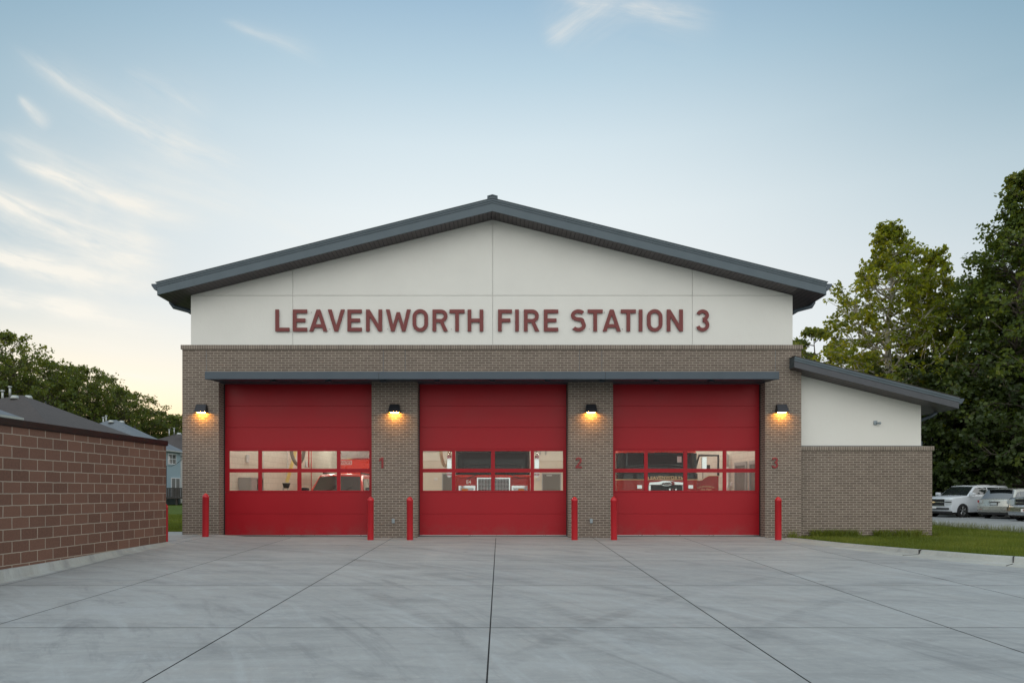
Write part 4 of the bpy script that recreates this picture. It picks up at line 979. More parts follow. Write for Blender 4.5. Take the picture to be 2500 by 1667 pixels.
# right-hand side
zg = -.3
tree('sycamore_tree', 'tall yellow-green sycamore with a pale trunk rising behind the wing roof', (PX(2172, 50), 50-D0, zg), H(520, 50), 7.4, 3.6, 23000, .23, M_['leaf_syc'], M_['bark_pale'], 11, 'cone', clump=.42, limbs=84, subs=12, zj=1.5)
tree('sycamore_tree', 'slimmer yellow-green sycamore with a pointed top just right of the tallest yellow one', (PX(2285, 51), 51-D0, zg), H(590, 51), 4.6, 4.0, 13000, .23, M_['leaf_syc'], M_['bark_pale'], 23, 'cone', clump=.42, limbs=60, subs=11, zj=1.4)
tree('tall_tree', 'tallest dark green tree at the right edge towering over the parked cars', (PX(2490, 44), 44-D0, zg), H(385, 44), 6.0, 3.5, 26000, .23, M_['leaf_dark'], M_['bark'], 35, 'spire', clump=.50, limbs=86, subs=11, zj=1.2, low=20)
tree('tall_tree', 'dark green tree with a spreading limb left of the tallest tree at the right edge', (PX(2425, 47), 47-D0, zg), H(640, 47), 4.6, 4.0, 16000, .23, M_['leaf_dark'], M_['bark'], 41, 'round', clump=.50, limbs=56, subs=11, zj=1.2, low=16)
for i, (px, d, py, r_, s_, lab) in enumerate((
    (2120, 56, 850, 4.2, 51, 'low yellow-green tree directly above the slope of the wing roof'),
    (2240, 49, 860, 4.4, 53, 'broad dark tree behind the wing gutter and the white car'),
    (2330, 45.5, 905, 4.2, 57, 'dark shaded tree behind the white car'),
    (2440, 43.5, 860, 4.6, 59, 'dark shaded tree behind the silver crossover at the right'),
    (2540, 44, 700, 4.6, 61, 'dark tree cut by the right edge above the pickup'))):
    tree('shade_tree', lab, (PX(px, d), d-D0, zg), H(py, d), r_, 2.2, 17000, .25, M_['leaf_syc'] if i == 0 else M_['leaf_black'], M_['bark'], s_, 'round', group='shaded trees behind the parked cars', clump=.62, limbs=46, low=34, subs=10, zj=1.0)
tree('small_tree', 'small dark tree showing between the gable end and the yellow sycamore', (PX(1992, 70), 70-D0, zg), H(785, 70), 3.3, 9, 7000, .3, M_['leaf_left'], M_['bark'], 71, 'round', clump=.8, limbs=18)
tree('small_tree', 'small dark tree low behind the right end of the brick coping', (PX(1962, 75), 75-D0, zg), H(850, 75), 2.6, 8, 5000, .3, M_['leaf_dark'], M_['bark'], 73, 'round', clump=.8, limbs=14)
# dark wood edge beyond the car park
rng = np.random.default_rng(5); n_ = 520
Cw = np.stack([rng.uniform(14, 62, n_), rng.uniform(30.5, 38, n_), rng.uniform(-.2, 7.5, n_)], 1); Rw = rng.uniform(.8, 1.7, n_)
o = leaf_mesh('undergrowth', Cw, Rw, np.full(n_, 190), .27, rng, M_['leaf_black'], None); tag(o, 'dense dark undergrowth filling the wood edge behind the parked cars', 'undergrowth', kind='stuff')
# left-hand side: three trees built once, the rest copies with a turn and a size of their own
Lg = 'trees behind the houses'
base_t = [tree('maple_tree', '', (0, 0, 0), 18, 5.4, 4.5, 10500, .26, M_['leaf_left'], M_['bark'], 101+i*7, 'round', group=Lg, clump=.62, limbs=46, low=6, subs=10, zj=1.1) for i in range(3)]
lefts = [(-70, 80, 775, 'green tree cut by the left edge, tallest of the row'), (12, 82, 778, 'tall green tree at the left edge behind the dark roofed house'), (62, 88, 850, 'green tree behind the ridge of the dark brown roof'), (118, 86, 858, 'rounded green tree right of the ridge of the dark brown roof'),
         (165, 92, 866, 'green tree fourth from the left in the row behind the houses'), (205, 90, 870, 'green tree where the top of the row starts to fall to the right'), (246, 96, 897, 'green tree above the flues of the grey roof'), (283, 94, 925, 'green tree directly above the ridge of the grey roof'), (318, 98, 938, 'last of the high trees before the row drops behind the grey roof'),
         (352, 100, 985, 'low green tree behind the slope of the grey roof'), (388, 104, 990, 'low green tree above the two far flues'), (420, 102, 998, 'low green tree touching the left wall of the station'), (452, 106, 1000, 'low green tree mostly hidden by the left wall of the station'), (500, 108, 1000, 'green tree hidden behind the station wall'), (0, 100, 900, 'green tree seen through the gaps left of the dark roof')]
for i, (px, d, py, lab) in enumerate(lefts):
    t = base_t[i] if i < 3 else copy_tree(base_t[i % 3])
    s_ = H(py, d)/18.6; t.location = (PX(px, d), d-D0, zg); rs = s_*((.80+.18*(i*.618 % 1)) if i < 9 else 1.2); t.scale = (rs, rs, s_); t.rotation_euler = (0, 0, i*1.93); t['label'] = lab
n_ = 260; Cw = np.stack([rng.uniform(-85, -38, n_), rng.uniform(72, 84, n_), rng.uniform(0, 6.5, n_)], 1); Rw = rng.uniform(.9, 1.8, n_)
o = leaf_mesh('hedgerow', Cw, Rw, np.full(n_, 110), .32, rng, M_['leaf_left'], None); tag(o, 'dense green growth low under the row of trees behind the houses', 'undergrowth', kind='stuff')

# ================================================================== GRASS
def blades(name, pts, hgt_, wid, lab, seed, m_=None, spread=.6):
    rng = np.random.default_rng(seed); n = len(pts); ang = rng.random(n)*6.283; w_ = wid*(.6+.8*rng.random(n)); h = hgt_*(.45+.9*rng.random(n))
    dx, dy = np.cos(ang), np.sin(ang); ln = rng.random(n)*spread*h; la = rng.random(n)*6.283
    p = pts; v0 = p+np.stack([-dx*w_, -dy*w_, 0*w_-.01], 1); v1 = p+np.stack([dx*w_, dy*w_, 0*w_-.01], 1)
    v2 = p+np.stack([dx*w_*.7+np.cos(la)*ln*.4, dy*w_*.7+np.sin(la)*ln*.4, h*.6], 1); v3 = p+np.stack([-dx*w_*.7+np.cos(la)*ln*.4, -dy*w_*.7+np.sin(la)*ln*.4, h*.6], 1); v4 = p+np.stack([np.cos(la)*ln, np.sin(la)*ln, h], 1)
    v = np.stack([v0, v1, v2, v3, v4], 1).reshape(-1, 3); me = bpy.data.meshes.new(name); me.vertices.add(n*5); me.vertices.foreach_set('co', v.astype(np.float32).ravel())
    b = np.arange(n)[:, None]*5; li = np.concatenate([b+[0, 1, 2, 3], b+[3, 2, 4]], 1).astype(np.int32).ravel(); me.loops.add(n*7); me.loops.foreach_set('vertex_index', li); me.polygons.add(n*2)
    ls = (np.arange(n)[:, None]*7+[0, 4]).astype(np.int32).ravel(); me.polygons.foreach_set('loop_start', ls); me.update(calc_edges=True)
    tone = np.clip(.5+.5*np.sin(p[:, 0]*1.7+np.sin(p[:, 1]*1.3)*2)*.6+rng.normal(size=n)*.22, 0, 1); at = me.attributes.new('tone', 'FLOAT', 'POINT'); at.data.foreach_set('value', np.repeat(tone, 5).astype(np.float32))
    me.materials.append(m_ or M_['grass']); o = bpy.data.objects.new(name, me); col.objects.link(o); return tag(o, lab, 'grass', kind='stuff')
rng = np.random.default_rng(9)
kx = np.array([p[0] for p in kp]); ky = np.array([p[1] for p in kp])
def in_lawn(x, y):
    # right of the kerb line and not under the wing
    xk = np.interp(-y, -ky, kx); ok = (x > xk+.13) & (y > -8.1); ok &= ~((x < 12.45) & (y > .20)); ok &= ~((x < 8.6) & (y > -.02)); return ok
N = 150000; x = 8+8.3*rng.random(N); y = -8.2+14*rng.random(N)**.85; ok = in_lawn(x, y)&(y < np.where(x > 12, 14, .22)); pts = np.stack([x[ok], y[ok], np.full(ok.sum(), lz)], 1)
blades('grass', pts, .065, .0042, 'short green lawn between the kerb and the brick wing', 1)
N = 26000; x = 12.4+3.95*rng.random(N); y = 5+16*rng.random(N); blades('grass', np.stack([x, y, np.full(N, lz)], 1), .09, .007, 'lawn beside the brick wing further back', 2)
N = 5200; x = 8.15+4.4*rng.random(N); y = .20-np.abs(rng.normal(size=N))*.16; k = (x > 8.6) | (y < -.03); cl_ = np.sin(x*7.1)+np.sin(x*3.3+1) > -.5; k &= cl_; y = np.where(x < 8.62, np.minimum(y, -.04), y)
blades('weeds', np.stack([x[k], y[k], np.full(k.sum(), lz)], 1), .20, .006, 'taller weeds growing along the foot of the brick wing', 3, spread=1.1)
N = 9000; x = 16.22+.3*rng.normal(size=N)*.5; y = -7+32*rng.random(N); pale = mat_leaf('dry_grass', (.14, .16, .08), (.22, .23, .14), (.30, .30, .20), .3)
blades('dry_grass', np.stack([x, y, np.full(N, -.05)], 1), .26, .006, 'pale seeding grass along the edge of the car park', 4, pale)
N = 60000; x = -8.8-6.5*rng.random(N); y = 2.3+16*rng.random(N)**1.3; x -= y*.35; ok = x < -9.1
blades('grass', np.stack([x[ok], y[ok], np.full(ok.sum(), .0)], 1), .09, .007, 'lawn in the gap between the block wall and the station', 6)
# ================================================================== TEXT
def text_mesh(s, size, name, m_, parent, M, depth=.006, shear=0, bold=True, squash=1.0, arc_r=None, space=1.0):
    cu = bpy.data.curves.new('t', 'FONT'); cu.body = s; cu.size = size; cu.extrude = depth/2; cu.align_x = 'CENTER'; cu.shear = shear; cu.space_character = space
    if bold: cu.offset = size*.022
    to = bpy.data.objects.new('t', cu); col.objects.link(to); dg = bpy.context.evaluated_depsgraph_get(); me = bpy.data.meshes.new_from_object(to.evaluated_get(dg)); mb = MB(); vs = []
    for v_ in me.vertices:
        p = v_.co.copy(); p.x *= squash
        if arc_r: a = p.x/arc_r; p = Vector((math.sin(a)*(arc_r+p.y), math.cos(a)*(arc_r+p.y)-arc_r, p.z))
        vs.append(M @ p)
    mb.add(vs, [tuple(p.vertices) for p in me.polygons]); bpy.data.objects.remove(to); bpy.data.curves.remove(cu); bpy.data.meshes.remove(me)
    return mb.build(name, m_, parent)
FRONT = Matrix.Rotation(R(90), 4, 'X')
def TF(x, y, z): return Matrix.Translation((x, y, z)) @ FRONT

# ================================================================== CARS (local +x is forward)
def car(name, label, loc, heading, L, W, Hh, paint, prof, glass, wheels, wr, group=None, tum=.20, roof2=None, rims=5):
    """prof: lower outline (x,z) front to rear along the top; glass: dict of greenhouse stations"""
    t = thing(name, label, 'car', loc, heading, group)
    hw = W/2; zb = .30
    T_ = [-1, -.97, -.86, -.5, 0, .5, .86, .97, 1]
    def plan(x, tt):
        e = abs(x)/(L/2); k = max(0, (e-.72)/.28); return x-math.copysign(1, x)*.20*k*k*abs(tt)**3.2
    bot = []   # underside with wheel arches, rear to front
    for wx in sorted(wheels):
        ar = wr*1.16
        bot += [(wx-ar, zb), (wx-ar*.98, wr)]+[(wx+ar*math.cos(R(a)), wr+ar*math.sin(R(a))) for a in range(165, 14, -15)]+[(wx+ar*.98, wr), (wx+ar, zb)]
    outline = prof+[(-L/2+.08, zb)]+bot+[(L/2-.10, zb)]
    n = len(outline); m = MB(); vs = []
    for tt in T_:
        for (x, z) in outline:
            edge = abs(tt) > .99; zz = z
            if z > .62: zz = z+.035*(1-tt*tt)-(.055 if edge else (.015 if abs(tt) > .95 else 0))
            y = hw*tt*(1-.05*max(0, (z-.7))/.5)*(1-(.02 if z < .45 else 0))
            vs.append((plan(x, tt), y, zz))
    fs = [tuple(range(n)), tuple(range((len(T_)-1)*n, len(T_)*n))[::-1]]
    for j in range(len(T_)-1):
        for i in range(n): a, b = j*n+i, j*n+(i+1) % n; fs.append((a, a+n, b+n, b))
    m.smooth = True; m.add(vs, fs); m.sm[0] = m.sm[1] = False
    g = glass; zbt = g['belt']
    def gw(z): return hw*.95*(1-tum*(z-zbt)/(Hh-zbt))
    go = [(g['ws'], zbt-.05), (g['wt'], Hh-.045), (g['wt']-.25, Hh-.005), (g['rt']+.3, Hh-.01), (g['rt'], Hh-.06), (g['rb'], zbt-.05)]
    k = len(go); vs = []
    G_ = [-1, -.93, -.5, 0, .5, .93, 1]
    for tt in G_:
        for (x, z) in go: vs.append((x-(.10*abs(tt)**2.5 if x > 0 else -.05*abs(tt)**2.5), gw(z)*tt, z+(.02*(1-tt*tt)-(.045 if abs(tt) > .99 else 0))*(z > zbt)))
    fs = [tuple(range(k)), tuple(range((len(G_)-1)*k, len(G_)*k))[::-1]]
    for j in range(len(G_)-1):
        for i in range(k): a, b = j*k+i, j*k+(i+1) % k; fs.append((a, a+k, b+k, b))
    m.add(vs, fs); m.sm[-len(fs)] = m.sm[-len(fs)+1] = False
    body = m.build('body', paint, t, weld=True, bevel=.012)
    # windscreen and rear glass follow the curved ends of the cabin
    def endglass(xb, xt, name_, sgn):
        m = MB(); N_ = 8; vs = []
        for (f, _) in ((.10, 0), (.93, 0)):
            z = zbt-.05+(Hh-.045-zbt+.05)*f; x = xb+(xt-xb)*f
            for i in range(N_+1):
                tt = (-.90+1.80*i/N_); vs.append((x+sgn*.012-(.10*abs(tt)**2.5 if sgn > 0 else -.05*abs(tt)**2.5), gw(z)*tt, z+.02*(1-tt*tt)))
        m.smooth = True; m.add(vs, [(i, i+1, N_+2+i, N_+1+i) for i in range(N_)]); return m.build(name_, M_['carglass'], t)
    wsh = endglass(g['ws'], g['wt'], 'windscreen', 1); endglass(g['rb'], g['rt'], 'rear_window', -1)
    m = MB()
    for s_ in (-.45, .1): m.tube([(g['ws']+.02, s_*hw, zbt+.02), (g['ws']+(g['wt']-g['ws'])*.45+.03, (s_+.42)*hw, zbt+(Hh-zbt)*.42)], .012, 4)
    m.build('wiper', M_['black'], wsh)
    for sd_ in (-1, 1):
        for poly in g['side']:
            m = MB(); q = [(x, z) for x, z in poly]; vs = [(x, sd_*(gw(z)+.004), z) for x, z in q]+[(x, sd_*(gw(z)-.02), z) for x, z in q]; nn = len(q)
            m.add(vs, [tuple(range(nn)), tuple(range(nn, 2*nn))[::-1]]+[(i, (i+1) % nn, nn+(i+1) % nn, nn+i) for i in range(nn)]); m.build('side_window', M_['carglass'], t, weld=True)
        m = MB(); mx = g['ws']-.28; m.box(mx-.10, mx+.10, sd_*(hw*.98) if sd_ > 0 else -hw*.98-.24, sd_*hw*.98+.24 if sd_ > 0 else -hw*.98, zbt+.02, zbt+.20); m.build('door_mirror', g.get('mir', paint), t, bevel=.04, seg=3)
        for wx in wheels:
            cy = sd_*(hw-.13)
            m = MB(); o_ = []
            for (rr, yy) in ((wr*.62, .115), (wr*.70, .125), (wr*.90, .125), (wr, .085), (wr, -.085), (wr*.9, -.12)): o_.append((rr, yy))
            vs = []; NN = 26
            for (rr, yy) in o_:
                for i in range(NN): a = 2*math.pi*i/NN; vs.append((wx+rr*math.cos(a), cy+sd_*yy, wr+rr*math.sin(a)))
            m.smooth = True; m.add(vs, [(j*NN+i, j*NN+(i+1) % NN, (j+1)*NN+(i+1) % NN, (j+1)*NN+i) for j in range(len(o_)-1) for i in range(NN)])
            wh = m.build('wheel', M_['tyre'], t)
            m = MB(); ro = wr*.63
            vs = []; NN = 26
            for (rr, yy) in ((ro, .12), (ro*.93, .12), (ro*.88, .04)):
                for i in range(NN): a = 2*math.pi*i/NN; vs.append((wx+rr*math.cos(a), cy+sd_*yy, wr+rr*math.sin(a)))
            m.add(vs, [(j*NN+i, j*NN+(i+1) % NN, (j+1)*NN+(i+1) % NN, (j+1)*NN+i) for j in range(2) for i in range(NN)])
            for q in range(rims):
                a = 2*math.pi*q/rims+.3
                for da in (-.14, .14):
                    p0 = Vector((wx+ro*.12*math.cos(a), cy+sd_*.105, wr+ro*.12*math.sin(a))); p1 = Vector((wx+ro*.93*math.cos(a+da), cy+sd_*.10, wr+ro*.93*math.sin(a+da))); m.tube([p0, p1], ro*.085, 4)
            m.cyl((wx, cy+sd_*.08, wr), (wx, cy+sd_*.125, wr), ro*.22, n=10); m.build('rim', M_['alu'], wh)
            m = MB(); m.cyl((wx, cy-sd_*.02, wr), (wx, cy+sd_*.045, wr), ro*.86, n=20); m.build('brake_disc', M_['black'], wh)
    m = MB(); m.box(-L/2+.25, L/2-.25, -hw*.85, hw*.85, zb-.08, zb+.10); m.build('underbody', M_['black'], t)
    return t, plan, body
def lpart(t, name, m_, boxes, bevel=.01):
    m = MB()
    for b in boxes: m.box(*b)
    return m.build(name, m_, t, bevel=bevel)
lotz = -.2
# white SUV
suv, pl_, _ = car('parked_suv', 'white sport utility vehicle parked facing left beside the brick wing', (28.35, 21.95, lotz), R(197), 5.3, 2.02, 1.88, M_['carwhite'],
    [(2.58, .42), (2.64, .55), (2.65, .80), (2.62, 1.08), (2.40, 1.17), (1.35, 1.26), (1.15, 1.28), (-2.45, 1.30), (-2.58, 1.2), (-2.63, .8), (-2.60, .5)],
    dict(belt=1.26, ws=1.30, wt=.50, rt=-2.30, rb=-2.52, side=[[(.98, 1.34), (.42, 1.74), (-.42, 1.76), (-.42, 1.34)], [(-.50, 1.34), (-.50, 1.76), (-1.38, 1.75), (-1.38, 1.34)], [(-1.46, 1.34), (-1.46, 1.75), (-2.18, 1.72), (-2.28, 1.34)]]), (1.62, -1.55), .40)
def arcbox(t, name, m_, L, x, y0, y1, z0, z1, th, plan, N_=8, sgn=1):
    """a strip that follows the rounded plan of the front (sgn 1) or rear (-1)"""
    m = MB(); vs = []
    for i in range(N_+1):
        y = y0+(y1-y0)*i/N_
        xx = plan(x, y/ (pw)) if x > 0 else plan(x, y/pw)
        for (dx, z) in ((th, z0), (th, z1), (-.03, z1), (-.03, z0)): vs.append((xx+sgn*dx, y, z))
    fs = [(0, 1, 2, 3), tuple(N_*4+k for k in (3, 2, 1, 0))]
    for i in range(N_):
        for k in range(4): fs.append((i*4+k, (i+1)*4+k, (i+1)*4+(k+1) % 4, i*4+(k+1) % 4))
    m.add(vs, fs); return m.build(name, m_, t, weld=True)
pw = 1.01
gr_ = arcbox(suv, 'grille', M_['black'], 5.3, 2.66, -.62, .62, .70, 1.05, .012, pl_)
arcbox(gr_, 'grille_frame', M_['chrome'], 5.3, 2.66, -.66, .66, 1.055, 1.085, .03, pl_); arcbox(gr_, 'grille_bar', M_['chrome'], 5.3, 2.665, -.62, .62, .865, .905, .03, pl_); arcbox(gr_, 'grille_frame', M_['chrome'], 5.3, 2.66, -.66, .66, .67, .695, .03, pl_)
m = MB(); m.box(2.695, 2.715, -.11, .11, .865, .91); m.box(2.695, 2.717, -.045, .045, .845, .93); m.build('badge', M_['gold'], gr_, bevel=.006)
for s_ in (-1, 1):
    hl = arcbox(suv, 'headlight', M_['lens'], 5.3, 2.665, s_*.68, s_*.99, .74, 1.06, .010, pl_); arcbox(hl, 'light_bezel', M_['black'], 5.3, 2.665, s_*.68, s_*.985, .87, .93, .018, pl_)
arcbox(suv, 'lower_grille', M_['black'], 5.3, 2.655, -.85, .85, .46, .56, .012, pl_); arcbox(suv, 'front_skirt', M_['black'], 5.3, 2.60, -.98, .98, .24, .36, .02, pl_)
arcbox(suv, 'number_plate', M_['white_letter'], 5.3, 2.64, -.15, .15, .52, .62, .03, pl_)
lpart(suv, 'roof_rail', M_['chrome'], [(-2.1, .2, .70, .74, 1.885, 1.92)]); lpart(suv, 'roof_rail', M_['chrome'], [(-2.1, .2, -.74, -.70, 1.885, 1.92)])
# silver crossover seen from behind
xo, pl_, _ = car('parked_crossover', 'silver and tan crossover seen from behind between the white car and the pickup', (29.45, 19.55, lotz), R(28), 4.7, 1.86, 1.69, M_['carsilver'],
    [(2.25, .45), (2.33, .6), (2.28, .85), (1.5, .98), (1.0, 1.02), (-2.15, 1.08), (-2.27, 1.0), (-2.33, .72), (-2.35, .68), (-2.34, .48)],
    dict(belt=1.03, ws=1.05, wt=.25, rt=-1.55, rb=-2.15, side=[[(.75, 1.10), (.15, 1.50), (-.45, 1.54), (-.45, 1.10)], [(-.53, 1.10), (-.53, 1.54), (-1.20, 1.52), (-1.30, 1.12)], [(-1.38, 1.16), (-1.30, 1.50), (-1.45, 1.46), (-1.85, 1.22)]]), (1.4, -1.35), .365)
pw = .93
for s_ in (-1, 1): tl_ = arcbox(xo, 'tail_light', M_['lens'], 4.7, -2.325, s_*.62, s_*.91, .88, 1.04, .012, pl_, sgn=-1); arcbox(tl_, 'red_lens', M_['redlens'], 4.7, -2.325, s_*.80, s_*.905, .89, 1.03, .020, pl_, sgn=-1); arcbox(xo, 'reflector', M_['redlens'], 4.7, -2.375, s_*.60, s_*.80, .52, .50, .012, pl_, sgn=-1)
arcbox(xo, 'rear_bumper', M_['carsilver'], 4.7, -2.36, -.92, .92, .50, .68, .02, pl_, sgn=-1); arcbox(xo, 'rear_skirt', M_['black'], 4.7, -2.30, -.88, .88, .24, .36, .02, pl_, sgn=-1)
np_ = arcbox(xo, 'number_plate', M_['lens'], 4.7, -2.33, -.16, .16, .76, .90, .022, pl_, sgn=-1); arcbox(np_, 'plate_frame', M_['black'], 4.7, -2.33, -.19, .19, .74, .925, .012, pl_, sgn=-1); arcbox(xo, 'tailgate_trim', M_['chrome'], 4.7, -2.31, -.3, .3, .935, .96, .012, pl_, sgn=-1)
lpart(xo, 'spoiler', M_['carglass'], [(-1.80, -1.52, -.58, .58, 1.60, 1.64)])
# silver pickup
pk, pl_, _ = car('parked_pickup', 'silver pickup truck with a cross-bar grille cut off by the right edge', (29.15, 15.95, lotz), R(200), 5.7, 2.02, 1.87, M_['carsilver2'],
    [(2.76, .52), (2.84, .60), (2.84, .78), (2.78, .80), (2.79, 1.10), (2.60, 1.20), (1.3, 1.24), (1.0, 1.25), (-2.7, 1.27), (-2.83, 1.2), (-2.84, .6)],
    dict(belt=1.23, ws=1.20, wt=.60, rt=-.95, rb=-1.15, side=[[(.90, 1.31), (.50, 1.72), (-.15, 1.74), (-.15, 1.31)], [(-.23, 1.31), (-.23, 1.74), (-.85, 1.72), (-.95, 1.31)]], mir=M_['black']), (1.85, -1.75), .42)
pw = 1.01
pg = arcbox(pk, 'grille', M_['black'], 5.7, 2.785, -.50, .50, .78, 1.12, .01, pl_)
for (a, b, c, d) in ((-.54, .54, 1.12, 1.17), (-.54, .54, .74, .78), (-.5, .5, .935, .965), (-.025, .025, .78, 1.12), (-.545, -.50, .76, 1.15), (.50, .545, .76, 1.15)): arcbox(pg, 'grille_bar', M_['chrome'], 5.7, 2.785, a, b, c, d, .04, pl_)
for s_ in (-1, 1): arcbox(pk, 'headlight', M_['lens'], 5.7, 2.77, s_*.58, s_*.96,   .84, 1.10, .03, pl_)
bp = arcbox(pk, 'front_bumper', M_['chrome'], 5.7, 2.85, -1.0, 1.0, .50, .72, .05, pl_); arcbox(bp, 'bumper_slot', M_['black'], 5.7, 2.86, -.5, .5, .57, .61, .053, pl_)
fp = arcbox(bp, 'front_plate', M_['white_letter'], 5.7, 2.86, -.17, .17, .48, .64, .07, pl_)
text_mesh('N', .15, 'plate_letter', M_['redlens'], fp, Matrix.Translation((2.945, 0, .505)) @ Matrix.Rotation(R(90), 4, 'Z') @ FRONT, depth=.004)
# dark wagon behind
wg, pl_, _ = car('parked_van', 'dark blue-green van behind the white car at the edge of the wood', (31.6, 27.2, lotz), R(180), 5.2, 1.95, 2.0, M_['cardark'],
    [(2.5, .5), (2.58, .7), (2.5, 1.0), (1.9, 1.12), (1.5, 1.18), (-2.5, 1.2), (-2.58, 1.0), (-2.58, .5)],
    dict(belt=1.18, ws=1.75, wt=1.05, rt=-2.35, rb=-2.5, side=[[(1.40, 1.28), (.98, 1.82), (.25, 1.86), (.25, 1.28)], [(.12, 1.28), (.12, 1.86), (-1.0, 1.86), (-1.0, 1.28)], [(-1.15, 1.28), (-1.15, 1.86), (-2.25, 1.84), (-2.32, 1.28)]]), (1.6, -1.5), .36)
# red SUV in the first bay, nose to the door
rs_, pl_, _ = car('red_suv', 'red sport utility vehicle behind the windows of the left-hand door', (-5.18, 3.05, .015), R(-90), 4.5, 1.84, 1.86, M_['engine_deep'],
    [(2.15, .45), (2.25, .6), (2.22, .95), (1.9, 1.10), (1.0, 1.18), (.8, 1.22), (-2.1, 1.24), (-2.22, 1.1), (-2.25, .5)],
    dict(belt=1.22, ws=.98, wt=.30, rt=-2.0, rb=-2.15, side=[[(.68, 1.30), (.22, 1.70), (-.35, 1.72), (-.35, 1.30)], [(-.43, 1.30), (-.43, 1.72), (-1.2, 1.72), (-1.2, 1.30)], [(-1.28, 1.30), (-1.28, 1.71), (-1.9, 1.68), (-1.98, 1.30)]], mir=M_['blackgloss']), (1.4, -1.35), .38)
lpart(rs_, 'roof_rail', M_['black'], [(-1.9, .0, .60, .64, 1.875, 1.92)]); lpart(rs_, 'roof_rail', M_['black'], [(-1.9, .0, -.64, -.60, 1.875, 1.92)])

# ================================================================== RESCUE TRAILER
rt = thing('rescue_trailer', 'red trailer with a polished metal upper band and the word EDGE behind the red car', 'trailer', (-5.25, 10.6, .015)); Mi = Matrix.Translation((5.25, -10.6, -.015))
wbox('box_body', M_['engine_red'], rt, Mi, (-6.62, -3.95, 8.62, 13.2, .55, 2.64)); wbox('upper_band', M_['alu'], rt, Mi, (-6.60, -3.97, 8.64, 13.18, 2.645, 3.05)); wbox('trim', M_['chrome'], rt, Mi, (-6.63, -3.94, 8.60, 8.618, 2.63, 2.68), (-6.63, -3.94, 8.60, 8.618, 1.99, 2.02))
pf = wbox('name_plate', M_['white_letter'], rt, Mi, (-6.55, -6.07, 8.606, 8.618, 2.41, 2.58)); wbox('plate_field', M_['engine_deep'], pf, Mi, (-6.54, -6.085, 8.600, 8.604, 2.425, 2.565))
text_mesh('EDGE', .15, 'lettering', M_['white_letter'], pf, Mi @ TF(-6.31, 8.597, 2.440), shear=.25, squash=1.02, bold=False, space=1.06)
m = MB()
for x in (-6.35, -5.95, -5.55, -5.15):
    for z in (2.12, 2.24, 2.36, 2.55): m.cyl((x, 8.605, z), (x, 8.618, z), .012, n=6)
m.build('rivets', M_['chrome'], rt, M=Mi)
for s_ in (-1, 1):
    m = MB(); m.cyl((-5.28+s_*1.15, 11, .40), (-5.28+s_*1.33, 11, .40), .40, n=22); m.build('wheel', M_['tyre'], rt, M=Mi)

# ================================================================== FIRE ENGINE E4
fe = thing('fire_engine', 'red fire engine marked E4 with a wide dark windscreen behind the middle door', 'fire engine', (-.23, 6.8, .015), 0); Mi = Matrix.Translation((.23, -6.8, -.015))
yf = 2.80
m = MB()
Mxy = Mi
# cab as a prism in plan with rounded front corners, in two tiers
def rbox(mb, x0, x1, y0, y1, z0, z1, r=.16, N_=5, lean=0.0):
    pts = [(x1, y1), (x0, y1)]+[(x0+r-r*math.cos(R(a)), y0+r-r*math.sin(R(a))) for a in np.linspace(0, 90, N_)]+[(x1-r+r*math.sin(R(a)), y0+r-r*math.cos(R(a))) for a in np.linspace(0, 90, N_)]
    n = len(pts); vs = [(p[0], p[1], z0) for p in pts]+[(p[0], p[1]+(lean if p[1] < y1-.1 else 0), z1) for p in pts]
    o = mb.smooth; mb.smooth = False; mb.add(vs, [(i, (i+1) % n, n+(i+1) % n, n+i) for i in range(n)]+[tuple(range(n))[::-1], tuple(range(n, 2*n))]); mb.smooth = o
m = MB(); rbox(m, -1.46, 1.00, yf, yf+2.6, .55, 1.76); m.build('cab', M_['engine_deep'], fe, M=Mi, weld=True)
m = MB(); rbox(m, -1.455, .995, yf+.015, yf+2.6, 2.62, 2.98, lean=.12); m.build('cab_roof', M_['engine_red'], fe, M=Mi, weld=True, bevel=.02)
m = MB(); rbox(m, -1.475, 1.015, yf-.02, yf+2.6, 1.765, 1.845); m.build('cab_ledge', M_['engine_red'], fe, M=Mi, weld=True, bevel=.015)  # bright highlight along the ledge is put into its lighter red
m = MB(); rbox(m, -1.45, .99, yf+.02, yf+2.59, 1.85, 2.615, r=.22, N_=8); ws = m.build('windscreen', M_['cabglass'], fe, M=Mi, weld=True)
m = MB()
for (x0, x1) in ((-1.40, -.26), (-.20, .94)): m.tube([(x0+.02, yf+.012, 1.88), (x0+.02, yf+.012, 2.50), (x0+.12, yf+.012, 2.585), (x1-.12, yf+.012, 2.585), (x1-.02, yf+.012, 2.5), (x1-.02, yf+.012, 1.88)], .016, 5)
m.tube([(-1.38, yf+.015, 1.875), (.92, yf+.015, 1.875)], .018, 5); m.build('windscreen_rubber', M_['black'], ws, M=Mi)
m = MB(); m.tube([(-1.15, yf+.006, 2.02), (-1.08, yf+.006, 2.15), (-.90, yf+.006, 2.19), (.45, yf+.006, 2.19), (.66, yf+.006, 2.15), (.74, yf+.006, 2.02)], .022, 5); m.build('dashboard_edge', M_['black'], ws, M=Mi)
for (a, b, c, d) in ((-1.05, 1.73, -.60, 1.93), (.65, 1.74, .19, 1.93)): m = MB(); m.tube([(a, yf-.03, b), (c, yf-.01, d)], .012, 5); m.tube([(c-.28, yf-.008, d-.03), (c+.3, yf-.008, d+.05)], .010, 4); m.build('wiper', M_['black'], ws, M=Mi)
gr_ = wbox('grille', M_['black'], fe, Mi, (-.70, .30, yf-.012, yf-.002, 1.10, 1.73))
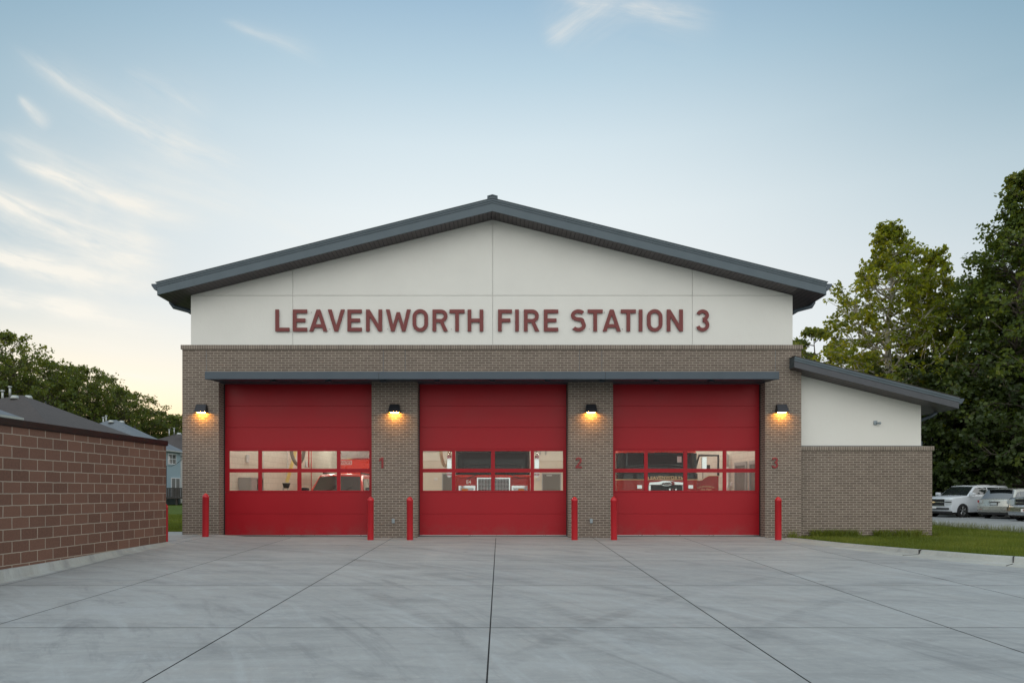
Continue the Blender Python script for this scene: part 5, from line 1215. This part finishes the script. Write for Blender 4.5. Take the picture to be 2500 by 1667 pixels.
fr = [(-.74, .34, yf-.04, yf-.013, 1.715, 1.76), (-.74, -.70, yf-.04, yf-.013, 1.05, 1.7145), (.30, .34, yf-.04, yf-.013, 1.05, 1.7145), (-.215, -.185, yf-.038, yf-.013, 1.1, 1.7145)]
wbox('grille_frame', M_['chrome'], gr_, Mi, *fr)
m = MB()
for k in range(14): z = 1.12+k*.042; m.box(-.699, -.2155, yf-.026, yf-.014, z, z+.014, Mi); m.box(-.1845, .299, yf-.026, yf-.014, z, z+.014, Mi)
for k in range(1, 5): x = -.70+.097*k; m.box(x-.006, x+.006, yf-.031, yf-.0265, 1.1, 1.714, Mi); x = -.185+.097*k; m.box(x-.006, x+.006, yf-.031, yf-.0265, 1.1, 1.714, Mi)
m.build('grille_mesh', M_['alu'], gr_)
for (x0, x1, o) in ((-1.33, -.79, -1), (.385, .90, 1)):
    b_ = wbox('headlight_bezel', M_['chrome'], fe, Mi, (x0, x1, yf-.07, yf-.003, 1.42, 1.50), (x0, x0+.06, yf-.07, yf-.003, 1.12, 1.4195), (x1-.06, x1, yf-.07, yf-.003, 1.12, 1.4195), (x0, x1, yf-.07, yf-.003, 1.06, 1.1195))
    xc = x0+.20 if o < 0 else x1-.20; wbox('headlight', M_['lens'], b_, Mi, (x0+.0605, x1-.0605, yf-.035, yf-.004, 1.12, 1.4195)); wbox('indicator', M_['amber'], b_, Mi, (xc-.1, xc+.1, yf-.045, yf-.0355, 1.30, 1.40))
text_mesh('E4', .16, 'unit_number', M_['white_letter'], fe, Mi @ TF(-1.01, yf-.006, 1.565))
for (x, s_) in ((-1.63, -1), (1.20, 1)):
    m = MB(); m.tube([(x-s_*.20, yf+.02, 2.56), (x-s_*.04, yf-.12, 2.62), (x+s_*.03, yf-.14, 2.50), (x+s_*.03, yf-.14, 2.02), (x-s_*.10, yf-.05, 1.92)], .018, 6); ma = m.build('mirror_arm', M_['chrome'], fe, M=Mi)
    wbox('mirror', M_['chrome'], ma, Mi, (x-.07, x+.07, yf-.16, yf-.08, 2.05, 2.46)); m = MB(); m.cyl((x, yf-.12, 1.86), (x, yf-.16, 1.86), .09, n=14); m.build('round_mirror', M_['chrome'], ma, M=Mi)
wbox('rear_body', M_['engine_deep'], fe, Mi, (-1.46, 1.0, yf+2.65, yf+8.0, .5, 2.75)); wbox('bumper', M_['chrome'], fe, Mi, (-1.47, 1.01, yf-.45, yf-.08, .5, .82)); wbox('light_bar', M_['redlens'], fe, Mi, (-1.1, .64, yf+.4, yf+.75, 3.0, 3.15))
for x in (-1.3, .84):
    for y in (yf+1.2, yf+6.3): m = MB(); m.cyl((x-.15, y, .5), (x+.15, y, .5), .5, n=22); m.build('wheel', M_['tyre'], fe, M=Mi)
m = MB()
for y in (3.4, 10.8): m.box(-1.2, .75, y, y+.15, .3, .5)
m.box(-.9, -.7, 3.3, 10.6, .42, .499); m.build('frame', M_['black'], fe, M=Mi)

# ================================================================== BLACK AND RED TRUCK
bt = thing('fire_truck', 'black over red fire truck with its door open behind the right-hand door', 'fire truck', (4.80, 5.4, .015)); Mi = Matrix.Translation((-4.80, -5.4, -.015))
yf = 1.20; x0, x1 = 3.56, 6.03
m = MB(); rbox(m, x0, x1, yf, yf+2.7, .55, 1.655, r=.25, N_=7); m.build('cab_lower', M_['engine_deep'], bt, M=Mi, weld=True)
m = MB(); rbox(m, x0-.004, x1+.004, yf-.008, yf+2.7, 1.68, 1.86, r=.25, N_=7); m.build('cab_upper', M_['engine_black'], bt, M=Mi, weld=True, bevel=.02)
m = MB(); rbox(m, x0-.008, x1+.008, yf-.012, yf+2.7, 1.657, 1.678, r=.25, N_=7); m.build('gold_stripe', M_['gold'], bt, M=Mi, weld=True)
m = MB(); rbox(m, x0+.02, x1-.02, yf+.06, yf+2.65, 1.865, 2.475, r=.30, N_=8, lean=.10); ws = m.build('windscreen', M_['cabglass'], bt, M=Mi, weld=True)
m = MB(); rbox(m, x0, x1, yf+.10, yf+2.7, 2.48, 2.80, r=.28, N_=7, lean=.1); m.build('cab_roof', M_['engine_red'], bt, M=Mi, weld=True, bevel=.02)
m = MB(); m.tube([(x0+.25, yf+.05, 1.93), (x0+.42, yf+.05, 2.05), (x0+.8, yf+.05, 2.11), (x1-.9, yf+.05, 2.11), (x1-.45, yf+.05, 2.06), (x1-.3, yf+.05, 1.95)], .022, 5); m.build('dashboard_edge', M_['black'], ws, M=Mi)
for s_ in (x0+.30, x1-.02): wbox('windscreen_pillar', M_['engine_black'], ws, Mi, (s_-.03, s_+.02, yf+.10 if s_ < 4 else yf+.3, yf+.16 if s_ < 4 else yf+.36, 1.866, 2.474))
wbox('sun_visor', M_['black'], ws, Mi, (4.70, 5.08, yf+.05, yf+.10, 2.42, 2.49)); wbox('notice', M_['white_letter'], ws, Mi, (5.38, 5.51, yf+.085, yf+.10, 2.19, 2.37))
wbox('marker_light', M_['amber'], bt, Mi, (3.98, 4.08, yf+.14, yf+.165, 2.54, 2.58), (4.5, 4.6, yf+.14, yf+.165, 2.54, 2.58), (5.74, 5.84, yf+.14, yf+.165, 2.54, 2.58))
text_mesh('LEAVENWORTH', .125, 'lettering', M_['gold'], bt, Mi @ TF(5.01, yf-.03, 1.69), arc_r=5.0, squash=1.12, space=1.08)
gf = MB(); gf.prism([(4.48, 1.50), (5.56, 1.50), (5.53, 1.585), (5.28, 1.60), (5.15, 1.635), (4.90, 1.635), (4.77, 1.60), (4.51, 1.585)], yf-.08, yf-.02); gfo = gf.build('grille_surround', M_['chrome'], bt, M=Mi, weld=True, bevel=.012)
wbox('grille_surround', M_['chrome'], gfo, Mi, (4.48, 4.54, yf-.078, yf-.02, 1.0, 1.499), (5.50, 5.56, yf-.078, yf-.02, 1.0, 1.499)); wbox('grille', M_['black'], gfo, Mi, (4.541, 5.499, yf-.05, yf-.021, 1.0, 1.499))
m = MB(); N_ = 24; m.add([(5.01+.165*math.cos(2*math.pi*i/N_), yf-.115, 1.535+.06*math.sin(2*math.pi*i/N_)) for i in range(N_)]+[(5.01+.175*math.cos(2*math.pi*i/N_), yf-.081, 1.535+.07*math.sin(2*math.pi*i/N_)) for i in range(N_)], [tuple(range(N_))]+[(i, (i+1) % N_, N_+(i+1) % N_, N_+i) for i in range(N_)]); em = m.build('emblem', M_['chrome'], gfo, M=Mi)
m = MB(); m.add([(5.01+.145*math.cos(2*math.pi*i/N_), yf-.117, 1.535+.045*math.sin(2*math.pi*i/N_)) for i in range(N_)], [tuple(range(N_))]); m.build('emblem_field', M_['black'], gfo, M=Mi)
text_mesh('Pierce', .088, 'emblem_script', M_['white_letter'], gfo, Mi @ TF(5.01, yf-.121, 1.508), shear=.35, bold=False)
for (a, b) in ((4.14, 4.29), (5.69, 5.83)): wbox('chrome_vent', M_['chrome'], bt, Mi, (a, b, yf-.02, yf+.01, 1.40, 1.50))
m = MB()
for k in range(3): m.cyl((5.10+k*.09, yf-.10, 1.37), (5.10+k*.09, yf-.13, 1.37), .03, n=10)
m.build('chrome_lamp', M_['chrome'], bt, M=Mi)
wbox('rear_body', M_['engine_deep'], bt, Mi, (3.56, 6.03, yf+2.75, yf+8.5, .5, 2.7)); wbox('bumper', M_['chrome'], bt, Mi, (3.55, 6.04, yf-.42, yf-.10, .5, .8))
for x in (3.75, 5.84):
    for y in (yf+1.2, yf+6.3): m = MB(); m.cyl((x-.15, y, .5), (x+.15, y, .5), .5, n=22); m.build('wheel', M_['tyre'], bt, M=Mi)
m = MB(); m.box(3.9, 5.7, 2.3, 2.5, .3, .499); m.box(3.9, 5.7, 7.2, 7.4, .3, .499); m.build('frame', M_['black'], bt, M=Mi)
# the open door stands out to the right
yd = 2.0
m = MB(); m.prism([(6.06, .75), (6.86, .75), (6.86, 1.80), (6.56, 1.80), (6.44, 1.74), (6.33, 1.655), (6.06, 1.64)], yd, yd+.07); od = m.build('open_door', M_['engine_deep'], bt, M=Mi, weld=True)
m = MB(); m.tube([(6.06, yd-.01, 1.645), (6.33, yd-.01, 1.66), (6.44, yd-.01, 1.745), (6.56, yd-.01, 1.80), (6.86, yd-.01, 1.80)], .010, 4); m.build('gold_stripe', M_['gold'], od, M=Mi)
m = MB(); m.tube([(6.10, yd+.03, 1.66), (6.14, yd+.03, 2.05), (6.26, yd+.03, 2.44), (6.86, yd+.03, 2.44), (6.86, yd+.03, 1.80)], .035, 6); m.build('window_frame', M_['black'], od, M=Mi)
text_mesh('LEAVENWORTH', .075, 'lettering', M_['gold'], od, Mi @ TF(6.46, yd-.006, 1.44), arc_r=.9, squash=.92, bold=False)
text_mesh('Fire Dept', .085, 'lettering', M_['gold'], od, Mi @ TF(6.46, yd-.006, 1.345), shear=.4, bold=False)
m = MB(); m.tube([(6.34, yd-.10, 1.70), (6.32, yd-.16, 2.05), (6.36, yd-.16, 2.36), (6.44, yd-.12, 2.36)], .014, 5); ma = m.build('mirror_arm', M_['chrome'], od, M=Mi)
wbox('mirror', M_['chrome'], ma, Mi, (6.28, 6.42, yd-.22, yd-.165, 2.0, 2.38)); wbox('mirror', M_['black'], ma, Mi, (6.45, 6.56, yd-.12, yd-.08, 2.0, 2.14))
m = MB(); m.prism([(3.22, .75), (3.50, .75), (3.50, 1.64), (3.22, 1.64)], yd-.5, yd-.43); od2 = m.build('open_door', M_['engine_deep'], bt, M=Mi, weld=True)
m = MB(); m.tube([(3.26, yd-.46, 1.66), (3.26, yd-.46, 2.42), (3.50, yd-.46, 2.42)], .03, 6); m.build('window_frame', M_['black'], od2, M=Mi); text_mesh('TH', .085, 'lettering', M_['gold'], od2, Mi @ TF(3.30, yd-.508, 1.45), bold=False)
wbox('mirror', M_['chrome'], od2, Mi, (3.20, 3.27, yd-.62, yd-.56, 2.0, 2.36))

# ================================================================== THINGS STANDING AND HANGING IN THE BAYS
def U_hose(name, lab, pts, r, m_, rib=True):
    m = MB(); p = smooth_path(pts, 10); rr = [r*(1+.10*(i % 2)) for i in range(len(p))] if rib else r; m.tube(p, rr, 10); return tag(m.build(name, m_, None), lab, 'hose')
def PW(px, py, d): return ((px-1220)/1667*d, d-D0, 1.3+(1200-py)/1667*d)
d = 23.2
U_hose('exhaust_hose', 'dark ribbed exhaust hose looping down behind the left-hand door', [PW(706, 1000, d), PW(709, 1060, d), PW(711, 1100, d), PW(717, 1122, d), PW(727, 1133, d), PW(737, 1122, d), PW(742, 1100, d), PW(744, 1060, d), PW(748, 1000, d)], .055, plain('dark_ribbed_hose', (.16, .14, .11), .5, 0, .1, 10))
U_hose('drop_hose', 'straight pale yellow hose hanging against the left bay wall', [PW(728, 1040, d+.6), PW(721, 1100, d+.6), PW(711, 1140, d+.6), PW(700, 1177, d+.6)], .06, M_['yellow'], False)
t = thing('hose_holder', 'black funnel shaped holder at the foot of the yellow hose', 'holder', PW(699, 1190, d+.5)); m = MB(); m.cyl((0, 0, -.02), (0, 0, .16), .08, .14, n=14); m.build('funnel', M_['black'], t); m = MB(); m.tube([(-.1, .02, .14), (-.12, .02, -.1), (-.12, .02, -1.0)], .02, 6); m.build('stand_pipe', M_['cab_grey'], t)
U_hose('exhaust_hose', 'tan ribbed exhaust hose looping down at the left of the middle door windows', [PW(1073, 1000, 25), PW(1074, 1060, 25), PW(1076, 1100, 25), PW(1080, 1126, 25), PW(1087, 1137, 25), PW(1094, 1126, 25), PW(1097, 1100, 25), PW(1098, 1060, 25), PW(1099, 1000, 25)], .06, M_['tan_hose'])
ck = thing('metal_cabinet', 'grey metal cabinet with open shelves against the left bay wall', 'cabinet', (-8.45, 3.9, .015)); Mi = Matrix.Translation((8.45, -3.9, -.015))
wbox('carcass', M_['cab_grey'], ck, Mi, (-8.69, -8.30, 3.30, 3.34, .02, 1.74), (-8.69, -8.66, 3.341, 4.6, .02, 1.74), (-8.6595, -8.30, 4.56, 4.6, .02, 1.74), (-8.69, -8.28, 3.29, 4.61, 1.741, 1.78))
for z in (.5, .95, 1.35, 1.58): wbox('shelf', M_['cab_grey'], ck, Mi, (-8.659, -8.31, 3.92, 4.558, z, z+.02))
wbox('door', M_['cab_grey'], ck, Mi, (-8.305, -8.28, 3.345, 3.9, .05, 1.73))
